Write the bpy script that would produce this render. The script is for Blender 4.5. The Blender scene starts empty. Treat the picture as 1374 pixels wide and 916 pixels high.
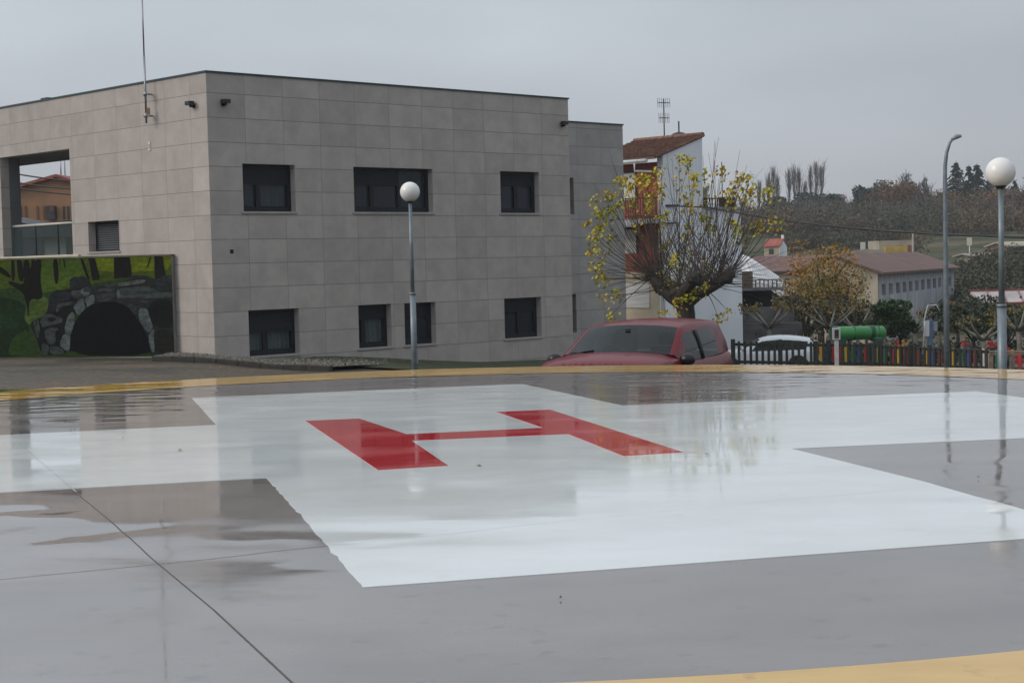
import bpy, bmesh, math, random
from math import sin, cos, pi, radians, sqrt, exp
from mathutils import Vector, Matrix, noise
random.seed(7)
R = random.random
def U(a, b): return a + (b - a) * random.random()
SC = bpy.context.scene
COL = SC.collection

# ------------------------------------------------------------------ camera
PW, PH, FPX = 1374, 916, 2173.9
PITCH, ROLL, EYE = .0501, -.0241, 1.5
cp, sp, cr, sr = cos(PITCH), sin(PITCH), cos(ROLL), sin(ROLL)
FW = Vector((0, cp, -sp)); UP0 = Vector((0, sp, cp)); RT0 = Vector((1, 0, 0))
RT = cr * RT0 + sr * UP0; UPV = -sr * RT0 + cr * UP0
CAMP = Vector((0, 0, EYE))
cam = bpy.data.cameras.new('camera'); camo = bpy.data.objects.new('camera', cam); COL.objects.link(camo)
cam.sensor_width = 36; cam.lens = 36 * FPX / PW
cam.clip_start = .1; cam.clip_end = 6000
camo.matrix_world = Matrix((( RT.x, UPV.x, -FW.x, 0), (RT.y, UPV.y, -FW.y, 0), (RT.z, UPV.z, -FW.z, EYE), (0, 0, 0, 1)))
SC.camera = camo
# ------------------------------------------------------------------ sky
SUN_EL, SUN_AZ = radians(30), radians(-105)     # azimuth from +Y, clockwise
W = bpy.data.worlds.new('World'); SC.world = W; W.use_nodes = True
wn, wl = W.node_tree.nodes, W.node_tree.links
for n in list(wn): wn.remove(n)
out = wn.new('ShaderNodeOutputWorld'); bg = wn.new('ShaderNodeBackground'); bg.inputs[1].default_value = .1
sky = wn.new('ShaderNodeTexSky'); sky.sky_type = 'NISHITA'; sky.sun_disc = False
sky.sun_elevation = SUN_EL; sky.sun_rotation = SUN_AZ; sky.dust_density = 3; sky.altitude = 900
tc = wn.new('ShaderNodeTexCoord'); sx = wn.new('ShaderNodeSeparateXYZ'); wl.new(tc.outputs['Generated'], sx.inputs[0])
rm = wn.new('ShaderNodeValToRGB'); wl.new(sx.outputs['Z'], rm.inputs[0])
def sr_(c): return [((x / 255 + .055) / 1.055) ** 2.4 if x > 10 else x / 255 / 12.92 for x in c]
SKYS = [(0, (164, 168, 173), 1.0), (.05, (171, 175, 181), 1.0), (.13, (184, 191, 198), 1.0), (.22, (187, 195, 203), 1.0), (.5, (200, 208, 216), 1.15), (1, (206, 212, 218), 1.5)]
el = rm.color_ramp.elements
while len(el) < len(SKYS): el.new(.5)
for e, (p, c, k) in zip(el, SKYS):
    e.position = p; e.color = [x * k for x in sr_(c)] + [1]
nz = wn.new('ShaderNodeTexNoise'); nz.inputs['Scale'].default_value = 2.2; nz.inputs['Detail'].default_value = 4
mp = wn.new('ShaderNodeMapping'); mp.inputs['Scale'].default_value = (1, 1, 2.6); mp.inputs['Location'].default_value = (.4, .2, .1)
wl.new(tc.outputs['Generated'], mp.inputs[0]); wl.new(mp.outputs[0], nz.inputs[0])
mr = wn.new('ShaderNodeMapRange'); mr.inputs[1].default_value = .3; mr.inputs[2].default_value = .7; mr.inputs[3].default_value = 8.35; mr.inputs[4].default_value = 11.6
wl.new(nz.outputs[0], mr.inputs[0])
# brighter towards the west (picture left), darker to the east
dx = wn.new('ShaderNodeMath'); dx.operation = 'MULTIPLY_ADD'; dx.inputs[1].default_value = -.26; dx.inputs[2].default_value = .985; wl.new(sx.outputs['X'], dx.inputs[0])
m1 = wn.new('ShaderNodeMath'); m1.operation = 'MULTIPLY'; wl.new(dx.outputs[0], m1.inputs[0]); wl.new(mr.outputs[0], m1.inputs[1])
vm = wn.new('ShaderNodeVectorMath'); vm.operation = 'SCALE'; wl.new(rm.outputs[0], vm.inputs[0]); wl.new(m1.outputs[0], vm.inputs['Scale'])
mx = wn.new('ShaderNodeMixRGB'); mx.inputs[0].default_value = .96; wl.new(sky.outputs[0], mx.inputs[1]); wl.new(vm.outputs[0], mx.inputs[2])
wl.new(mx.outputs[0], bg.inputs[0]); wl.new(bg.outputs[0], out.inputs[0])
sl = bpy.data.lights.new('sun', 'SUN'); sl.energy = 1.3; sl.angle = radians(25); sl.color = (1, .86, .72)
so = bpy.data.objects.new('sun', sl); COL.objects.link(so)
sd = Vector((sin(SUN_AZ) * cos(SUN_EL), cos(SUN_AZ) * cos(SUN_EL), sin(SUN_EL)))
so.rotation_euler = sd.to_track_quat('Z', 'Y').to_euler(); so.location = (-20, -5, 30)
SC.view_settings.view_transform = 'Standard'; SC.view_settings.look = 'None'; SC.view_settings.exposure = .18; SC.view_settings.gamma = 1
SC.cycles.max_bounces = 6; SC.cycles.transparent_max_bounces = 12

# ------------------------------------------------------------------ helpers: photo survey to metres
def ray(x, y): return FW + RT * ((x - PW / 2) / FPX) - UPV * ((y - PH / 2) / FPX)
def gp(x, y, z=0.):
    d = ray(x, y); return CAMP + d * ((z - EYE) / d.z)
def dp(x, y, Y):
    d = ray(x, y); return CAMP + d * (Y / d.y)
PHI = .7724
r1 = Vector((cos(PHI), sin(PHI), 0)); l1 = Vector((-sin(PHI), cos(PHI), 0))
BC = Vector((-7.3393, 39.9594, 0))
def rfB(x, y, t=0, B=BC):
    d = ray(x, y); k = (B + t * l1 - CAMP).dot(l1) / d.dot(l1); P = CAMP + k * d; return (P - B).dot(r1), P.z
def lfB(x, y, s=0, B=BC):
    d = ray(x, y); k = (B + s * r1 - CAMP).dot(r1) / d.dot(r1); P = CAMP + k * d; return (P - B).dot(l1), P.z
# ------------------------------------------------------------------ helpers: objects
def tag(o, label=None, cat=None, group=None, kind=None):
    if label: o['label'] = label
    if cat: o['category'] = cat
    if group: o['group'] = group
    if kind: o['kind'] = kind
    return o
def thing(name, label, cat, loc=(0, 0, 0), rz=0, group=None):
    o = bpy.data.objects.new(name, None); COL.objects.link(o); o.location = loc; o.rotation_euler = (0, 0, rz)
    o.empty_display_size = .3
    return tag(o, label, cat, group)
class MB:
    def __init__(s): s.v = []; s.f = []; s.m = []; s.sm = []
    def quad(s, a, b, c, d, m=0, sm=False):
        i = len(s.v); s.v += [tuple(a), tuple(b), tuple(c), tuple(d)]; s.f.append((i, i + 1, i + 2, i + 3)); s.m.append(m); s.sm.append(sm)
    def tri(s, a, b, c, m=0):
        i = len(s.v); s.v += [tuple(a), tuple(b), tuple(c)]; s.f.append((i, i + 1, i + 2)); s.m.append(m); s.sm.append(False)
    def box(s, x0, x1, y0, y1, z0, z1, m=0):
        i = len(s.v)
        s.v += [(x0, y0, z0), (x1, y0, z0), (x1, y1, z0), (x0, y1, z0), (x0, y0, z1), (x1, y0, z1), (x1, y1, z1), (x0, y1, z1)]
        for f in ((0, 3, 2, 1), (4, 5, 6, 7), (0, 1, 5, 4), (1, 2, 6, 5), (2, 3, 7, 6), (3, 0, 4, 7)):
            s.f.append(tuple(i + k for k in f)); s.m.append(m); s.sm.append(False)
    def bar(s, a, b, w, h, m=0):     # box beam from a to b
        a = Vector(a); b = Vector(b); d = (b - a).normalized()
        u = d.cross(Vector((0, 0, 1)));
        if u.length < .01: u = Vector((1, 0, 0))
        u.normalize(); v = u.cross(d); u *= w / 2; v *= h / 2; i = len(s.v)
        for p in (a, b): s.v += [tuple(p - u - v), tuple(p + u - v), tuple(p + u + v), tuple(p - u + v)]
        for f in ((0, 1, 2, 3), (7, 6, 5, 4), (0, 4, 5, 1), (1, 5, 6, 2), (2, 6, 7, 3), (3, 7, 4, 0)):
            s.f.append(tuple(i + k for k in f)); s.m.append(m); s.sm.append(False)
    def tube(s, pts, rad, n=6, m=0, cap=True):
        pts = [Vector(p) for p in pts]
        if not isinstance(rad, (list, tuple)): rad = [rad] * len(pts)
        i = len(s.v); K = len(pts)
        for k, p in enumerate(pts):
            d = (pts[min(k + 1, K - 1)] - pts[max(k - 1, 0)])
            if d.length < 1e-6: d = Vector((0, 0, 1))
            d.normalize(); u = d.cross(Vector((.31, .95, .02))); u.normalize(); v = d.cross(u)
            for q in range(n):
                a = 2 * pi * q / n; s.v.append(tuple(p + (u * cos(a) + v * sin(a)) * rad[k]))
        for k in range(K - 1):
            for q in range(n):
                a = i + k * n + q; b = i + k * n + (q + 1) % n
                s.f.append((a, b, b + n, a + n)); s.m.append(m); s.sm.append(True)
        if cap and n > 3:
            s.f.append(tuple(i + q for q in range(n - 1, -1, -1))); s.m.append(m); s.sm.append(False)
            s.f.append(tuple(i + (K - 1) * n + q for q in range(n))); s.m.append(m); s.sm.append(False)
    def lathe(s, prof, n=24, c=(0, 0, 0), m=0):
        i = len(s.v)
        for r, z in prof:
            for q in range(n): a = 2 * pi * q / n; s.v.append((c[0] + r * cos(a), c[1] + r * sin(a), c[2] + z))
        for k in range(len(prof) - 1):
            for q in range(n):
                a = i + k * n + q; b = i + k * n + (q + 1) % n; s.f.append((a, b, b + n, a + n)); s.m.append(m); s.sm.append(True)
    def prism(s, poly, off, m=0):   # poly list of 3D points, extruded by vector off
        i = len(s.v); n = len(poly); off = Vector(off)
        s.v += [tuple(Vector(p)) for p in poly] + [tuple(Vector(p) + off) for p in poly]
        s.f.append(tuple(i + k for k in range(n - 1, -1, -1))); s.f.append(tuple(i + n + k for k in range(n)))
        s.m += [m, m]; s.sm += [False, False]
        for k in range(n):
            j = (k + 1) % n; s.f.append((i + k, i + j, i + n + j, i + n + k)); s.m.append(m); s.sm.append(False)
    def build(s, name, mats, parent=None, bevel=0, sub=0, recalc=False):
        me = bpy.data.meshes.new(name); me.from_pydata(s.v, [], s.f)
        if not isinstance(mats, (list, tuple)): mats = [mats]
        for mt in mats: me.materials.append(mt)
        me.polygons.foreach_set('material_index', s.m); me.polygons.foreach_set('use_smooth', s.sm)
        if recalc:
            b = bmesh.new(); b.from_mesh(me); bmesh.ops.remove_doubles(b, verts=b.verts, dist=1e-4); bmesh.ops.recalc_face_normals(b, faces=b.faces); b.to_mesh(me); b.free()
        me.update()
        o = bpy.data.objects.new(name, me); COL.objects.link(o)
        if parent: o.parent = parent
        if bevel:
            md = o.modifiers.new('bevel', 'BEVEL'); md.width = bevel; md.segments = 2; md.limit_method = 'ANGLE'; md.angle_limit = radians(40)
        if sub:
            md = o.modifiers.new('sub', 'SUBSURF'); md.levels = md.render_levels = sub
        return o
def copy_tree(o, parent=None):
    c = o.copy(); COL.objects.link(c); c.parent = parent
    for ch in list(o.children): copy_tree(ch, c)
    return c
# ------------------------------------------------------------------ materials
def newmat(name):
    m = bpy.data.materials.new(name); m.use_nodes = True
    nt = m.node_tree; b = nt.nodes['Principled BSDF']; return m, nt.nodes, nt.links, b
def N(ns, t, **kw):
    n = ns.new(t)
    for k, v in kw.items():
        if k[0] == 'i' and k[1:].isdigit(): n.inputs[int(k[1:])].default_value = v
        else: setattr(n, k, v)
    return n
def M(name, c, rough=.6, var=.15, scale=3., metal=0, bump=0, coat=0, spec=.5, c2=None, mscale=None, detail=4, bscale=None):
    m, ns, ln, b = newmat(name)
    b.inputs['Roughness'].default_value = rough; b.inputs['Metallic'].default_value = metal
    b.inputs['Coat Weight'].default_value = coat; b.inputs['Coat Roughness'].default_value = .05; b.inputs['Specular IOR Level'].default_value = spec
    c = list(c); c2 = list(c2) if c2 else [x * (1 - 2 * var) for x in c]
    if not c2 == c:
        t = N(ns, 'ShaderNodeTexCoord'); mpn = N(ns, 'ShaderNodeMapping'); ln.new(t.outputs['Object'], mpn.inputs[0])
        if mscale: mpn.inputs['Scale'].default_value = mscale
        z = N(ns, 'ShaderNodeTexNoise'); z.inputs['Scale'].default_value = scale; z.inputs['Detail'].default_value = detail; ln.new(mpn.outputs[0], z.inputs[0])
        r = N(ns, 'ShaderNodeValToRGB'); r.color_ramp.elements[0].position = .3; r.color_ramp.elements[1].position = .7
        r.color_ramp.elements[0].color = c2 + [1]; r.color_ramp.elements[1].color = [x * (1 + var * .3) for x in c] + [1]
        ln.new(z.outputs[0], r.inputs[0]); ln.new(r.outputs[0], b.inputs['Base Color'])
        if bump:
            z2 = N(ns, 'ShaderNodeTexNoise'); z2.inputs['Scale'].default_value = bscale or scale * 8; z2.inputs['Detail'].default_value = 5; ln.new(mpn.outputs[0], z2.inputs[0])
            bp = N(ns, 'ShaderNodeBump'); bp.inputs['Strength'].default_value = .6; bp.inputs['Distance'].default_value = bump; ln.new(z2.outputs[0], bp.inputs['Height']); ln.new(bp.outputs[0], b.inputs['Normal'])
    else: b.inputs['Base Color'].default_value = c + [1]
    return m
def leafmat(name, cols, nscale=.8, rough=.6):
    m, ns, ln, b = newmat(name)
    g = N(ns, 'ShaderNodeNewGeometry'); t = N(ns, 'ShaderNodeTexCoord')
    z = N(ns, 'ShaderNodeTexNoise'); z.inputs['Scale'].default_value = nscale; z.inputs['Detail'].default_value = 2; ln.new(t.outputs['Object'], z.inputs[0])
    a = N(ns, 'ShaderNodeMath', operation='MULTIPLY', i1=.45); ln.new(g.outputs['Random Per Island'], a.inputs[0])
    q = N(ns, 'ShaderNodeMapRange', i1=.3, i2=.7, i3=0, i4=.6); ln.new(z.outputs[0], q.inputs[0])
    s = N(ns, 'ShaderNodeMath', operation='ADD'); ln.new(a.outputs[0], s.inputs[0]); ln.new(q.outputs[0], s.inputs[1])
    r = N(ns, 'ShaderNodeValToRGB'); e = r.color_ramp.elements
    while len(e) < len(cols): e.new(.5)
    for k, c in enumerate(cols): e[k].position = k / (len(cols) - 1); e[k].color = list(c) + [1]
    ln.new(s.outputs[0], r.inputs[0]); ln.new(r.outputs[0], b.inputs['Base Color']); b.inputs['Roughness'].default_value = rough
    b.inputs['Specular IOR Level'].default_value = .25
    return m
def glassmat(name, tint=(.03, .035, .04), mixv=.25, rough=.02, tr=.68):
    m, ns, ln, b = newmat(name); o = ns['Material Output']
    b.inputs['Base Color'].default_value = list(tint) + [1]; b.inputs['Roughness'].default_value = rough; b.inputs['IOR'].default_value = 1.5
    t = N(ns, 'ShaderNodeBsdfTransparent'); t.inputs[0].default_value = (tr * .93, tr, tr, 1)
    fr = N(ns, 'ShaderNodeFresnel'); fr.inputs[0].default_value = 1.5
    mr = N(ns, 'ShaderNodeMath', operation='ADD', i1=mixv); ln.new(fr.outputs[0], mr.inputs[0]); mr.use_clamp = True
    gb_ = N(ns, 'ShaderNodeNewGeometry'); iv = N(ns, 'ShaderNodeMath', operation='SUBTRACT', i0=1.); ln.new(gb_.outputs['Backfacing'], iv.inputs[1])
    ml = N(ns, 'ShaderNodeMath', operation='MULTIPLY'); ln.new(mr.outputs[0], ml.inputs[0]); ln.new(iv.outputs[0], ml.inputs[1])
    mx = N(ns, 'ShaderNodeMixShader'); ln.new(ml.outputs[0], mx.inputs[0]); ln.new(t.outputs[0], mx.inputs[1]); ln.new(b.outputs[0], mx.inputs[2]); ln.new(mx.outputs[0], o.inputs[0])
    return m
# wet pad surfaces: one function so that concrete and paints share the film of water
def wet(name, c, c2, scale=.6, rbase=.04, spot=.74):
    m, ns, ln, b = newmat(name)
    t = N(ns, 'ShaderNodeTexCoord')
    z = N(ns, 'ShaderNodeTexNoise'); z.inputs['Scale'].default_value = scale; z.inputs['Detail'].default_value = 6; z.inputs['Roughness'].default_value = .6
    mpn = N(ns, 'ShaderNodeMapping'); mpn.inputs['Scale'].default_value = (1, 1.6, 1); ln.new(t.outputs['Object'], mpn.inputs[0]); ln.new(mpn.outputs[0], z.inputs[0])
    r = N(ns, 'ShaderNodeValToRGB'); r.color_ramp.elements[0].position = .32; r.color_ramp.elements[1].position = .62
    r.color_ramp.elements[0].color = list(c2) + [1]; r.color_ramp.elements[1].color = list(c) + [1]; ln.new(z.outputs[0], r.inputs[0])
    # small dark spots and grit
    zs = N(ns, 'ShaderNodeTexNoise'); zs.inputs['Scale'].default_value = 7; zs.inputs['Detail'].default_value = 3; ln.new(t.outputs['Object'], zs.inputs[0])
    rs = N(ns, 'ShaderNodeMapRange', i1=.62, i2=.72, i3=1, i4=spot); ln.new(zs.outputs[0], rs.inputs[0])
    vs = N(ns, 'ShaderNodeVectorMath', operation='SCALE'); ln.new(r.outputs[0], vs.inputs[0]); ln.new(rs.outputs[0], vs.inputs['Scale'])
    ln.new(vs.outputs[0], b.inputs['Base Color'])
    # film: nearly a mirror in the puddle, a little rougher where it thins out
    zr = N(ns, 'ShaderNodeTexNoise'); zr.inputs['Scale'].default_value = .9; zr.inputs['Detail'].default_value = 5; ln.new(mpn.outputs[0], zr.inputs[0])
    rr = N(ns, 'ShaderNodeMapRange', i1=.45, i2=.7, i3=rbase, i4=rbase + .12); ln.new(zr.outputs[0], rr.inputs[0]); ln.new(rr.outputs[0], b.inputs['Roughness'])
    b.inputs['IOR'].default_value = 1.85
    # ripples: stronger over the open water at the far side
    sxyz = N(ns, 'ShaderNodeSeparateXYZ'); ln.new(t.outputs['Object'], sxyz.inputs[0])
    far = N(ns, 'ShaderNodeMapRange', i1=15., i2=19.5, i3=.08, i4=1.5); ln.new(sxyz.outputs[1], far.inputs[0])
    mp2 = N(ns, 'ShaderNodeMapping'); mp2.inputs['Scale'].default_value = (1., 1.9, 1); mp2.inputs['Rotation'].default_value = (0, 0, .25); ln.new(t.outputs['Object'], mp2.inputs[0])
    w1 = N(ns, 'ShaderNodeTexNoise'); w1.inputs['Scale'].default_value = 1.5; w1.inputs['Detail'].default_value = 2; w1.inputs['Roughness'].default_value = .4; ln.new(mp2.outputs[0], w1.inputs[0])
    w2 = N(ns, 'ShaderNodeTexNoise'); w2.inputs['Scale'].default_value = .9; w2.inputs['Detail'].default_value = 2; w2.inputs['Roughness'].default_value = .35; ln.new(t.outputs['Object'], w2.inputs[0])
    a1 = N(ns, 'ShaderNodeMath', operation='MULTIPLY'); ln.new(w1.outputs[0], a1.inputs[0]); ln.new(far.outputs[0], a1.inputs[1])
    a2 = N(ns, 'ShaderNodeMath', operation='MULTIPLY', i1=.22); ln.new(w2.outputs[0], a2.inputs[0])
    a3 = N(ns, 'ShaderNodeMath', operation='ADD'); ln.new(a1.outputs[0], a3.inputs[0]); ln.new(a2.outputs[0], a3.inputs[1])
    bp = N(ns, 'ShaderNodeBump'); bp.inputs['Strength'].default_value = 1; bp.inputs['Distance'].default_value = RIP; ln.new(a3.outputs[0], bp.inputs['Height']); ln.new(bp.outputs[0], b.inputs['Normal'])
    return m
RIP = .009
m_pad = wet('wet_grey_paint', (.20, .18, .172), (.145, .13, .124))
m_white = wet('wet_white_paint', (.70, .74, .75), (.60, .635, .63), spot=.95)
m_red = wet('wet_red_paint', (.55, .04, .045), (.46, .03, .038))
m_yel = wet('wet_yellow_paint', (.62, .38, .085), (.54, .32, .06), scale=2)
m_joint = M('joint', (.075, .055, .045), .5)
m_conc = M('concrete', (.3, .29, .27), .8, .15, 2, bump=.004)

# ================================================================== TERRAIN
UX = [-9000, -600, 0, 234, 400, 700, 850, 1100, 1374, 2200, 9000]
YR = [-200, 14, 20, 24, 30, 42, 50, 65, 90, 120, 160, 195, 230, 262, 330, 450, 900, 3000]
ZT = {
 -9000: [-.3, -.3, -.3, -.3, -.4, -.6, -.7, -.6, 0, 1, 2, 3, 4, 5, 8, 8, 5, 0],
 -600: [-.3, -.15, -.12, -.2, -.4, -.7, -.7, -.6, 0, 1, 2, 3, 4, 5, 8, 8, 5, 0],
 0: [-.3, -.1, -.12, -.25, -.45, -.7, -.75, -.7, -.5, 0, 1, 2, 3, 4, 6, 6, 5, 0],
 234: [-.3, -.2, -.25, -.35, -.5, -.78, -.8, -.8, -1, -.6, 0, 1, 2, 4, 6, 6, 5, 0],
 400: [-.3, -.5, -.5, -.55, -.72, -1.0, -1.2, -1.5, -2, -2, -1, 0, 2, 4, 6, 6, 5, 0],
 700: [-.3, -.9, -.9, -.92, -1.1, -1.45, -1.65, -2.2, -3.3, -4.5, -4, -1, 2, 5, 9, 9, 6, 0],
 850: [-.3, -1.1, -1.1, -1.13, -1.25, -1.55, -1.8, -2.5, -3.8, -5, -4.6, -1, 2, 5.3, 9.5, 9, 6, 0],
 1100: [-.3, -1.1, -1.1, -1.2, -1.4, -1.75, -2.2, -3., -4.2, -5.2, -5, -1.0, 2.2, 5.4, 9.6, 9, 6, 0],
 1374: [-.3, -1.1, -1.1, -1.2, -1.4, -1.75, -2.2, -3., -4.2, -4.2, -.7, .9, 2.8, 5.4, 9.3, 9, 6, 0],
 2200: [-.3, -1.1, -1.1, -1.2, -1.4, -1.75, -2.2, -3., -4.2, -4.2, -.7, .9, 2.8, 5.4, 9.3, 9, 6, 0],
 9000: [-.3, -1.1, -1.1, -1.2, -1.4, -1.75, -2.2, -3., -4.2, -5.2, -5, -1, 2, 5, 9, 9, 6, 0]}
def zg(x, y):
    yy = max(y, 12.); u = x / yy * FPX + PW / 2
    u = max(UX[0], min(UX[-1] - 1, u)); y = max(YR[0], min(YR[-1] - 1, y))
    i = max(k for k in range(len(UX) - 1) if UX[k] <= u); j = max(k for k in range(len(YR) - 1) if YR[k] <= y)
    fu = (u - UX[i]) / (UX[i + 1] - UX[i]); fy = (y - YR[j]) / (YR[j + 1] - YR[j]); fu = fu * fu * (3 - 2 * fu)
    a, b = ZT[UX[i]], ZT[UX[i + 1]]
    z = (a[j] * (1 - fu) + b[j] * fu) * (1 - fy) + (a[j + 1] * (1 - fu) + b[j + 1] * fu) * fy
    if yy > 120: z += (noise.noise(Vector((x * .02, yy * .02, 3))) * 1.6) * min(1, (yy - 120) / 100)
    return z
def axis(lst):
    r = []
    for a, b, st in lst:
        x = a
        while x < b - 1e-6: r.append(x); x += st
    r.append(lst[-1][1]); return r
XS = axis([(-900, -600, 100), (-600, -120, 40), (-120, -40, 8), (-40, 40, 1.), (40, 200, 6), (200, 600, 40), (600, 900, 100)])
YS = axis([(-200, -20, 20), (-20, 4, 3), (4, 60, 1.), (60, 130, 3), (130, 450, 6), (450, 900, 50)])
PC = Vector((-.32, 13.5, 0)); RO = 9.2
g = MB(); g.v = [(x, y, zg(x, y) if (Vector((x, y, 0)) - PC).length > RO + .3 else min(zg(x, y), -.3) - .35) for y in YS for x in XS]
nx = len(XS)
for j in range(len(YS) - 1):
    for i in range(nx - 1): g.f.append((j * nx + i, j * nx + i + 1, (j + 1) * nx + i + 1, (j + 1) * nx + i)); g.m.append(0); g.sm.append(True)
# ground material: wet brown cobbles near, grass and fields far away
mg, ns, ln, b = newmat('ground')
t = N(ns, 'ShaderNodeTexCoord'); s3 = N(ns, 'ShaderNodeSeparateXYZ'); ln.new(t.outputs['Object'], s3.inputs[0])
za = N(ns, 'ShaderNodeTexNoise'); za.inputs['Scale'].default_value = .5; za.inputs['Detail'].default_value = 6; ln.new(t.outputs['Object'], za.inputs[0])
ra = N(ns, 'ShaderNodeValToRGB'); e = ra.color_ramp.elements; e.new(.5)
for k, (p, c) in enumerate([(.35, (.065, .058, .042)), (.5, (.11, .094, .066)), (.65, (.17, .122, .09))]): e[k].position = p; e[k].color = list(c) + [1]
ln.new(za.outputs[0], ra.inputs[0])
vo = N(ns, 'ShaderNodeTexVoronoi'); vo.inputs['Scale'].default_value = 9; ln.new(t.outputs['Object'], vo.inputs[0])
vr = N(ns, 'ShaderNodeMapRange', i1=0, i2=.6, i3=1.25, i4=.45); ln.new(vo.outputs[0], vr.inputs[0])
vv = N(ns, 'ShaderNodeVectorMath', operation='SCALE'); ln.new(ra.outputs[0], vv.inputs[0]); ln.new(vr.outputs[0], vv.inputs['Scale'])
zb = N(ns, 'ShaderNodeTexNoise'); zb.inputs['Scale'].default_value = .05; zb.inputs['Detail'].default_value = 8; zb.inputs['Roughness'].default_value = .7
mpf = N(ns, 'ShaderNodeMapping'); mpf.inputs['Scale'].default_value = (.6, 2.6, 1); ln.new(t.outputs['Object'], mpf.inputs[0]); ln.new(mpf.outputs[0], zb.inputs[0])
rb = N(ns, 'ShaderNodeValToRGB'); e = rb.color_ramp.elements; e.new(.5); e.new(.6)
for k, (p, c) in enumerate([(.38, (.03, .032, .02)), (.48, (.045, .055, .026)), (.56, (.09, .08, .045)), (.66, (.13, .10, .065))]): e[k].position = p; e[k].color = list(c) + [1]
ln.new(zb.outputs[0], rb.inputs[0])
fr = N(ns, 'ShaderNodeMapRange', i1=75, i2=110, i3=0, i4=1); ln.new(s3.outputs[1], fr.inputs[0])
mxg = N(ns, 'ShaderNodeMixRGB'); ln.new(fr.outputs[0], mxg.inputs[0]); ln.new(vv.outputs[0], mxg.inputs[1]); ln.new(rb.outputs[0], mxg.inputs[2])
ln.new(mxg.outputs[0], b.inputs['Base Color'])
sp2 = N(ns, 'ShaderNodeMapRange', i1=75, i2=110, i3=.3, i4=.03); ln.new(s3.outputs[1], sp2.inputs[0]); ln.new(sp2.outputs[0], b.inputs['Specular IOR Level'])
rg = N(ns, 'ShaderNodeMapRange', i1=.4, i2=.6, i3=.5, i4=.85); ln.new(za.outputs[0], rg.inputs[0]); ln.new(rg.outputs[0], b.inputs['Roughness'])
bp = N(ns, 'ShaderNodeBump'); bp.inputs['Distance'].default_value = .02; bp.inputs['Strength'].default_value = .6; ln.new(vr.outputs[0], bp.inputs['Height']); ln.new(bp.outputs[0], b.inputs['Normal'])
tag(g.build('ground', mg), kind='structure')

# ================================================================== HELIPAD
def padz(x, y):
    dx, dy = x - PC.x, y - PC.y; r = sqrt(dx * dx + dy * dy)
    k = max(0., min(1., (13.5 - y) / 3.)); k = k * k * (3 - 2 * k)
    n = noise.noise(Vector((x * .7, y * 1.1, 5))) * .75 + noise.noise(Vector((x * 1.8, y * 3.6, 9))) * .20 + noise.noise(Vector((x * 5, y * 11, 2))) * .05
    q = r - 4.2 + n
    s = .035; sp_ = s * math.log(1 + exp(max(-30, min(30, q / s))))
    return -.019 * sp_ * k
def gpad(x, y):
    z = 0
    for _ in range(6): p = gp(x, y, z); z = padz(p.x, p.y)
    return Vector((p.x, p.y, 0))
pad = thing('helipad', 'round raised wet grey helipad with white cross, red H and yellow rim', 'helipad', (0, 0, 0))
s = MB(); NR, NA = 150, 420
rr_ = [RO * k / NR for k in range(1, NR + 1)]
s.v.append((PC.x, PC.y, padz(PC.x, PC.y)))
for r in rr_:
    for a in range(NA):
        x, y = PC.x + r * cos(2 * pi * a / NA), PC.y + r * sin(2 * pi * a / NA); s.v.append((x, y, padz(x, y)))
for a in range(NA): s.f.append((0, 1 + a, 1 + (a + 1) % NA)); s.m.append(0); s.sm.append(True)
for k in range(NR - 1):
    for a in range(NA):
        p = 1 + k * NA + a; q = 1 + k * NA + (a + 1) % NA; s.f.append((p, p + NA, q + NA, q)); s.m.append(0); s.sm.append(True)
s.build('slab_top', m_pad, pad)
s = MB()
for a in range(NA):
    x, y = PC.x + RO * cos(2 * pi * a / NA), PC.y + RO * sin(2 * pi * a / NA); s.v += [(x, y, padz(x, y)), (x, y, -2.2)]
for a in range(NA): p = 2 * a; q = 2 * ((a + 1) % NA); s.f.append((p, p + 1, q + 1, q)); s.m.append(0); s.sm.append(True)
s.build('slab_side', m_conc, pad)
def sheet(name, polys, mt, dz, cell=.10, rag=None):
    bm = bmesh.new()
    for poly in polys:
        bm.faces.new([bm.verts.new((p[0], p[1], 0)) for p in poly])
    xs = [v.co.x for v in bm.verts]; ys = [v.co.y for v in bm.verts]
    for ax, lo, hi in ((0, min(xs), max(xs)), (1, min(ys), max(ys))):
        c = lo + cell
        while c < hi:
            co = [0, 0, 0]; no = [0, 0, 0]; co[ax] = c; no[ax] = 1
            bmesh.ops.bisect_plane(bm, geom=bm.verts[:] + bm.edges[:] + bm.faces[:], plane_co=co, plane_no=no); c += cell
    if rag:
        for e in bm.edges: pass
        for v in bm.verts:
            if v.is_boundary: rag(v)
    be = [e for e in bm.edges if e.is_boundary]
    for v in bm.verts: v.co.z = padz(v.co.x, v.co.y) + dz
    ex = bmesh.ops.extrude_edge_only(bm, edges=be)
    for v in ex['geom']:
        if isinstance(v, bmesh.types.BMVert): v.co.z -= dz + .002
    bmesh.ops.recalc_face_normals(bm, faces=bm.faces)
    if sum(f.normal.z for f in bm.faces) < 0: bmesh.ops.reverse_faces(bm, faces=bm.faces)
    for f in bm.faces: f.smooth = abs(f.normal.z) > .3
    for e in bm.edges: e.smooth = all(abs(f.normal.z) > .3 for f in e.link_faces)
    me = bpy.data.meshes.new(name); bm.to_mesh(me); bm.free(); me.materials.append(mt)
    o = bpy.data.objects.new(name, me); COL.objects.link(o); o.parent = pad; return o
A_, B_, C_, D_ = gpad(357, 641), gpad(290, 570), gpad(835, 544), gpad(1062, 602)
FL, FR_, NL, RF = gpad(257, 534), gpad(700, 515), gpad(488, 788), gpad(1310, 525)
eL = (A_ - B_).length; ux = (C_ - B_).normalized()
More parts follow.
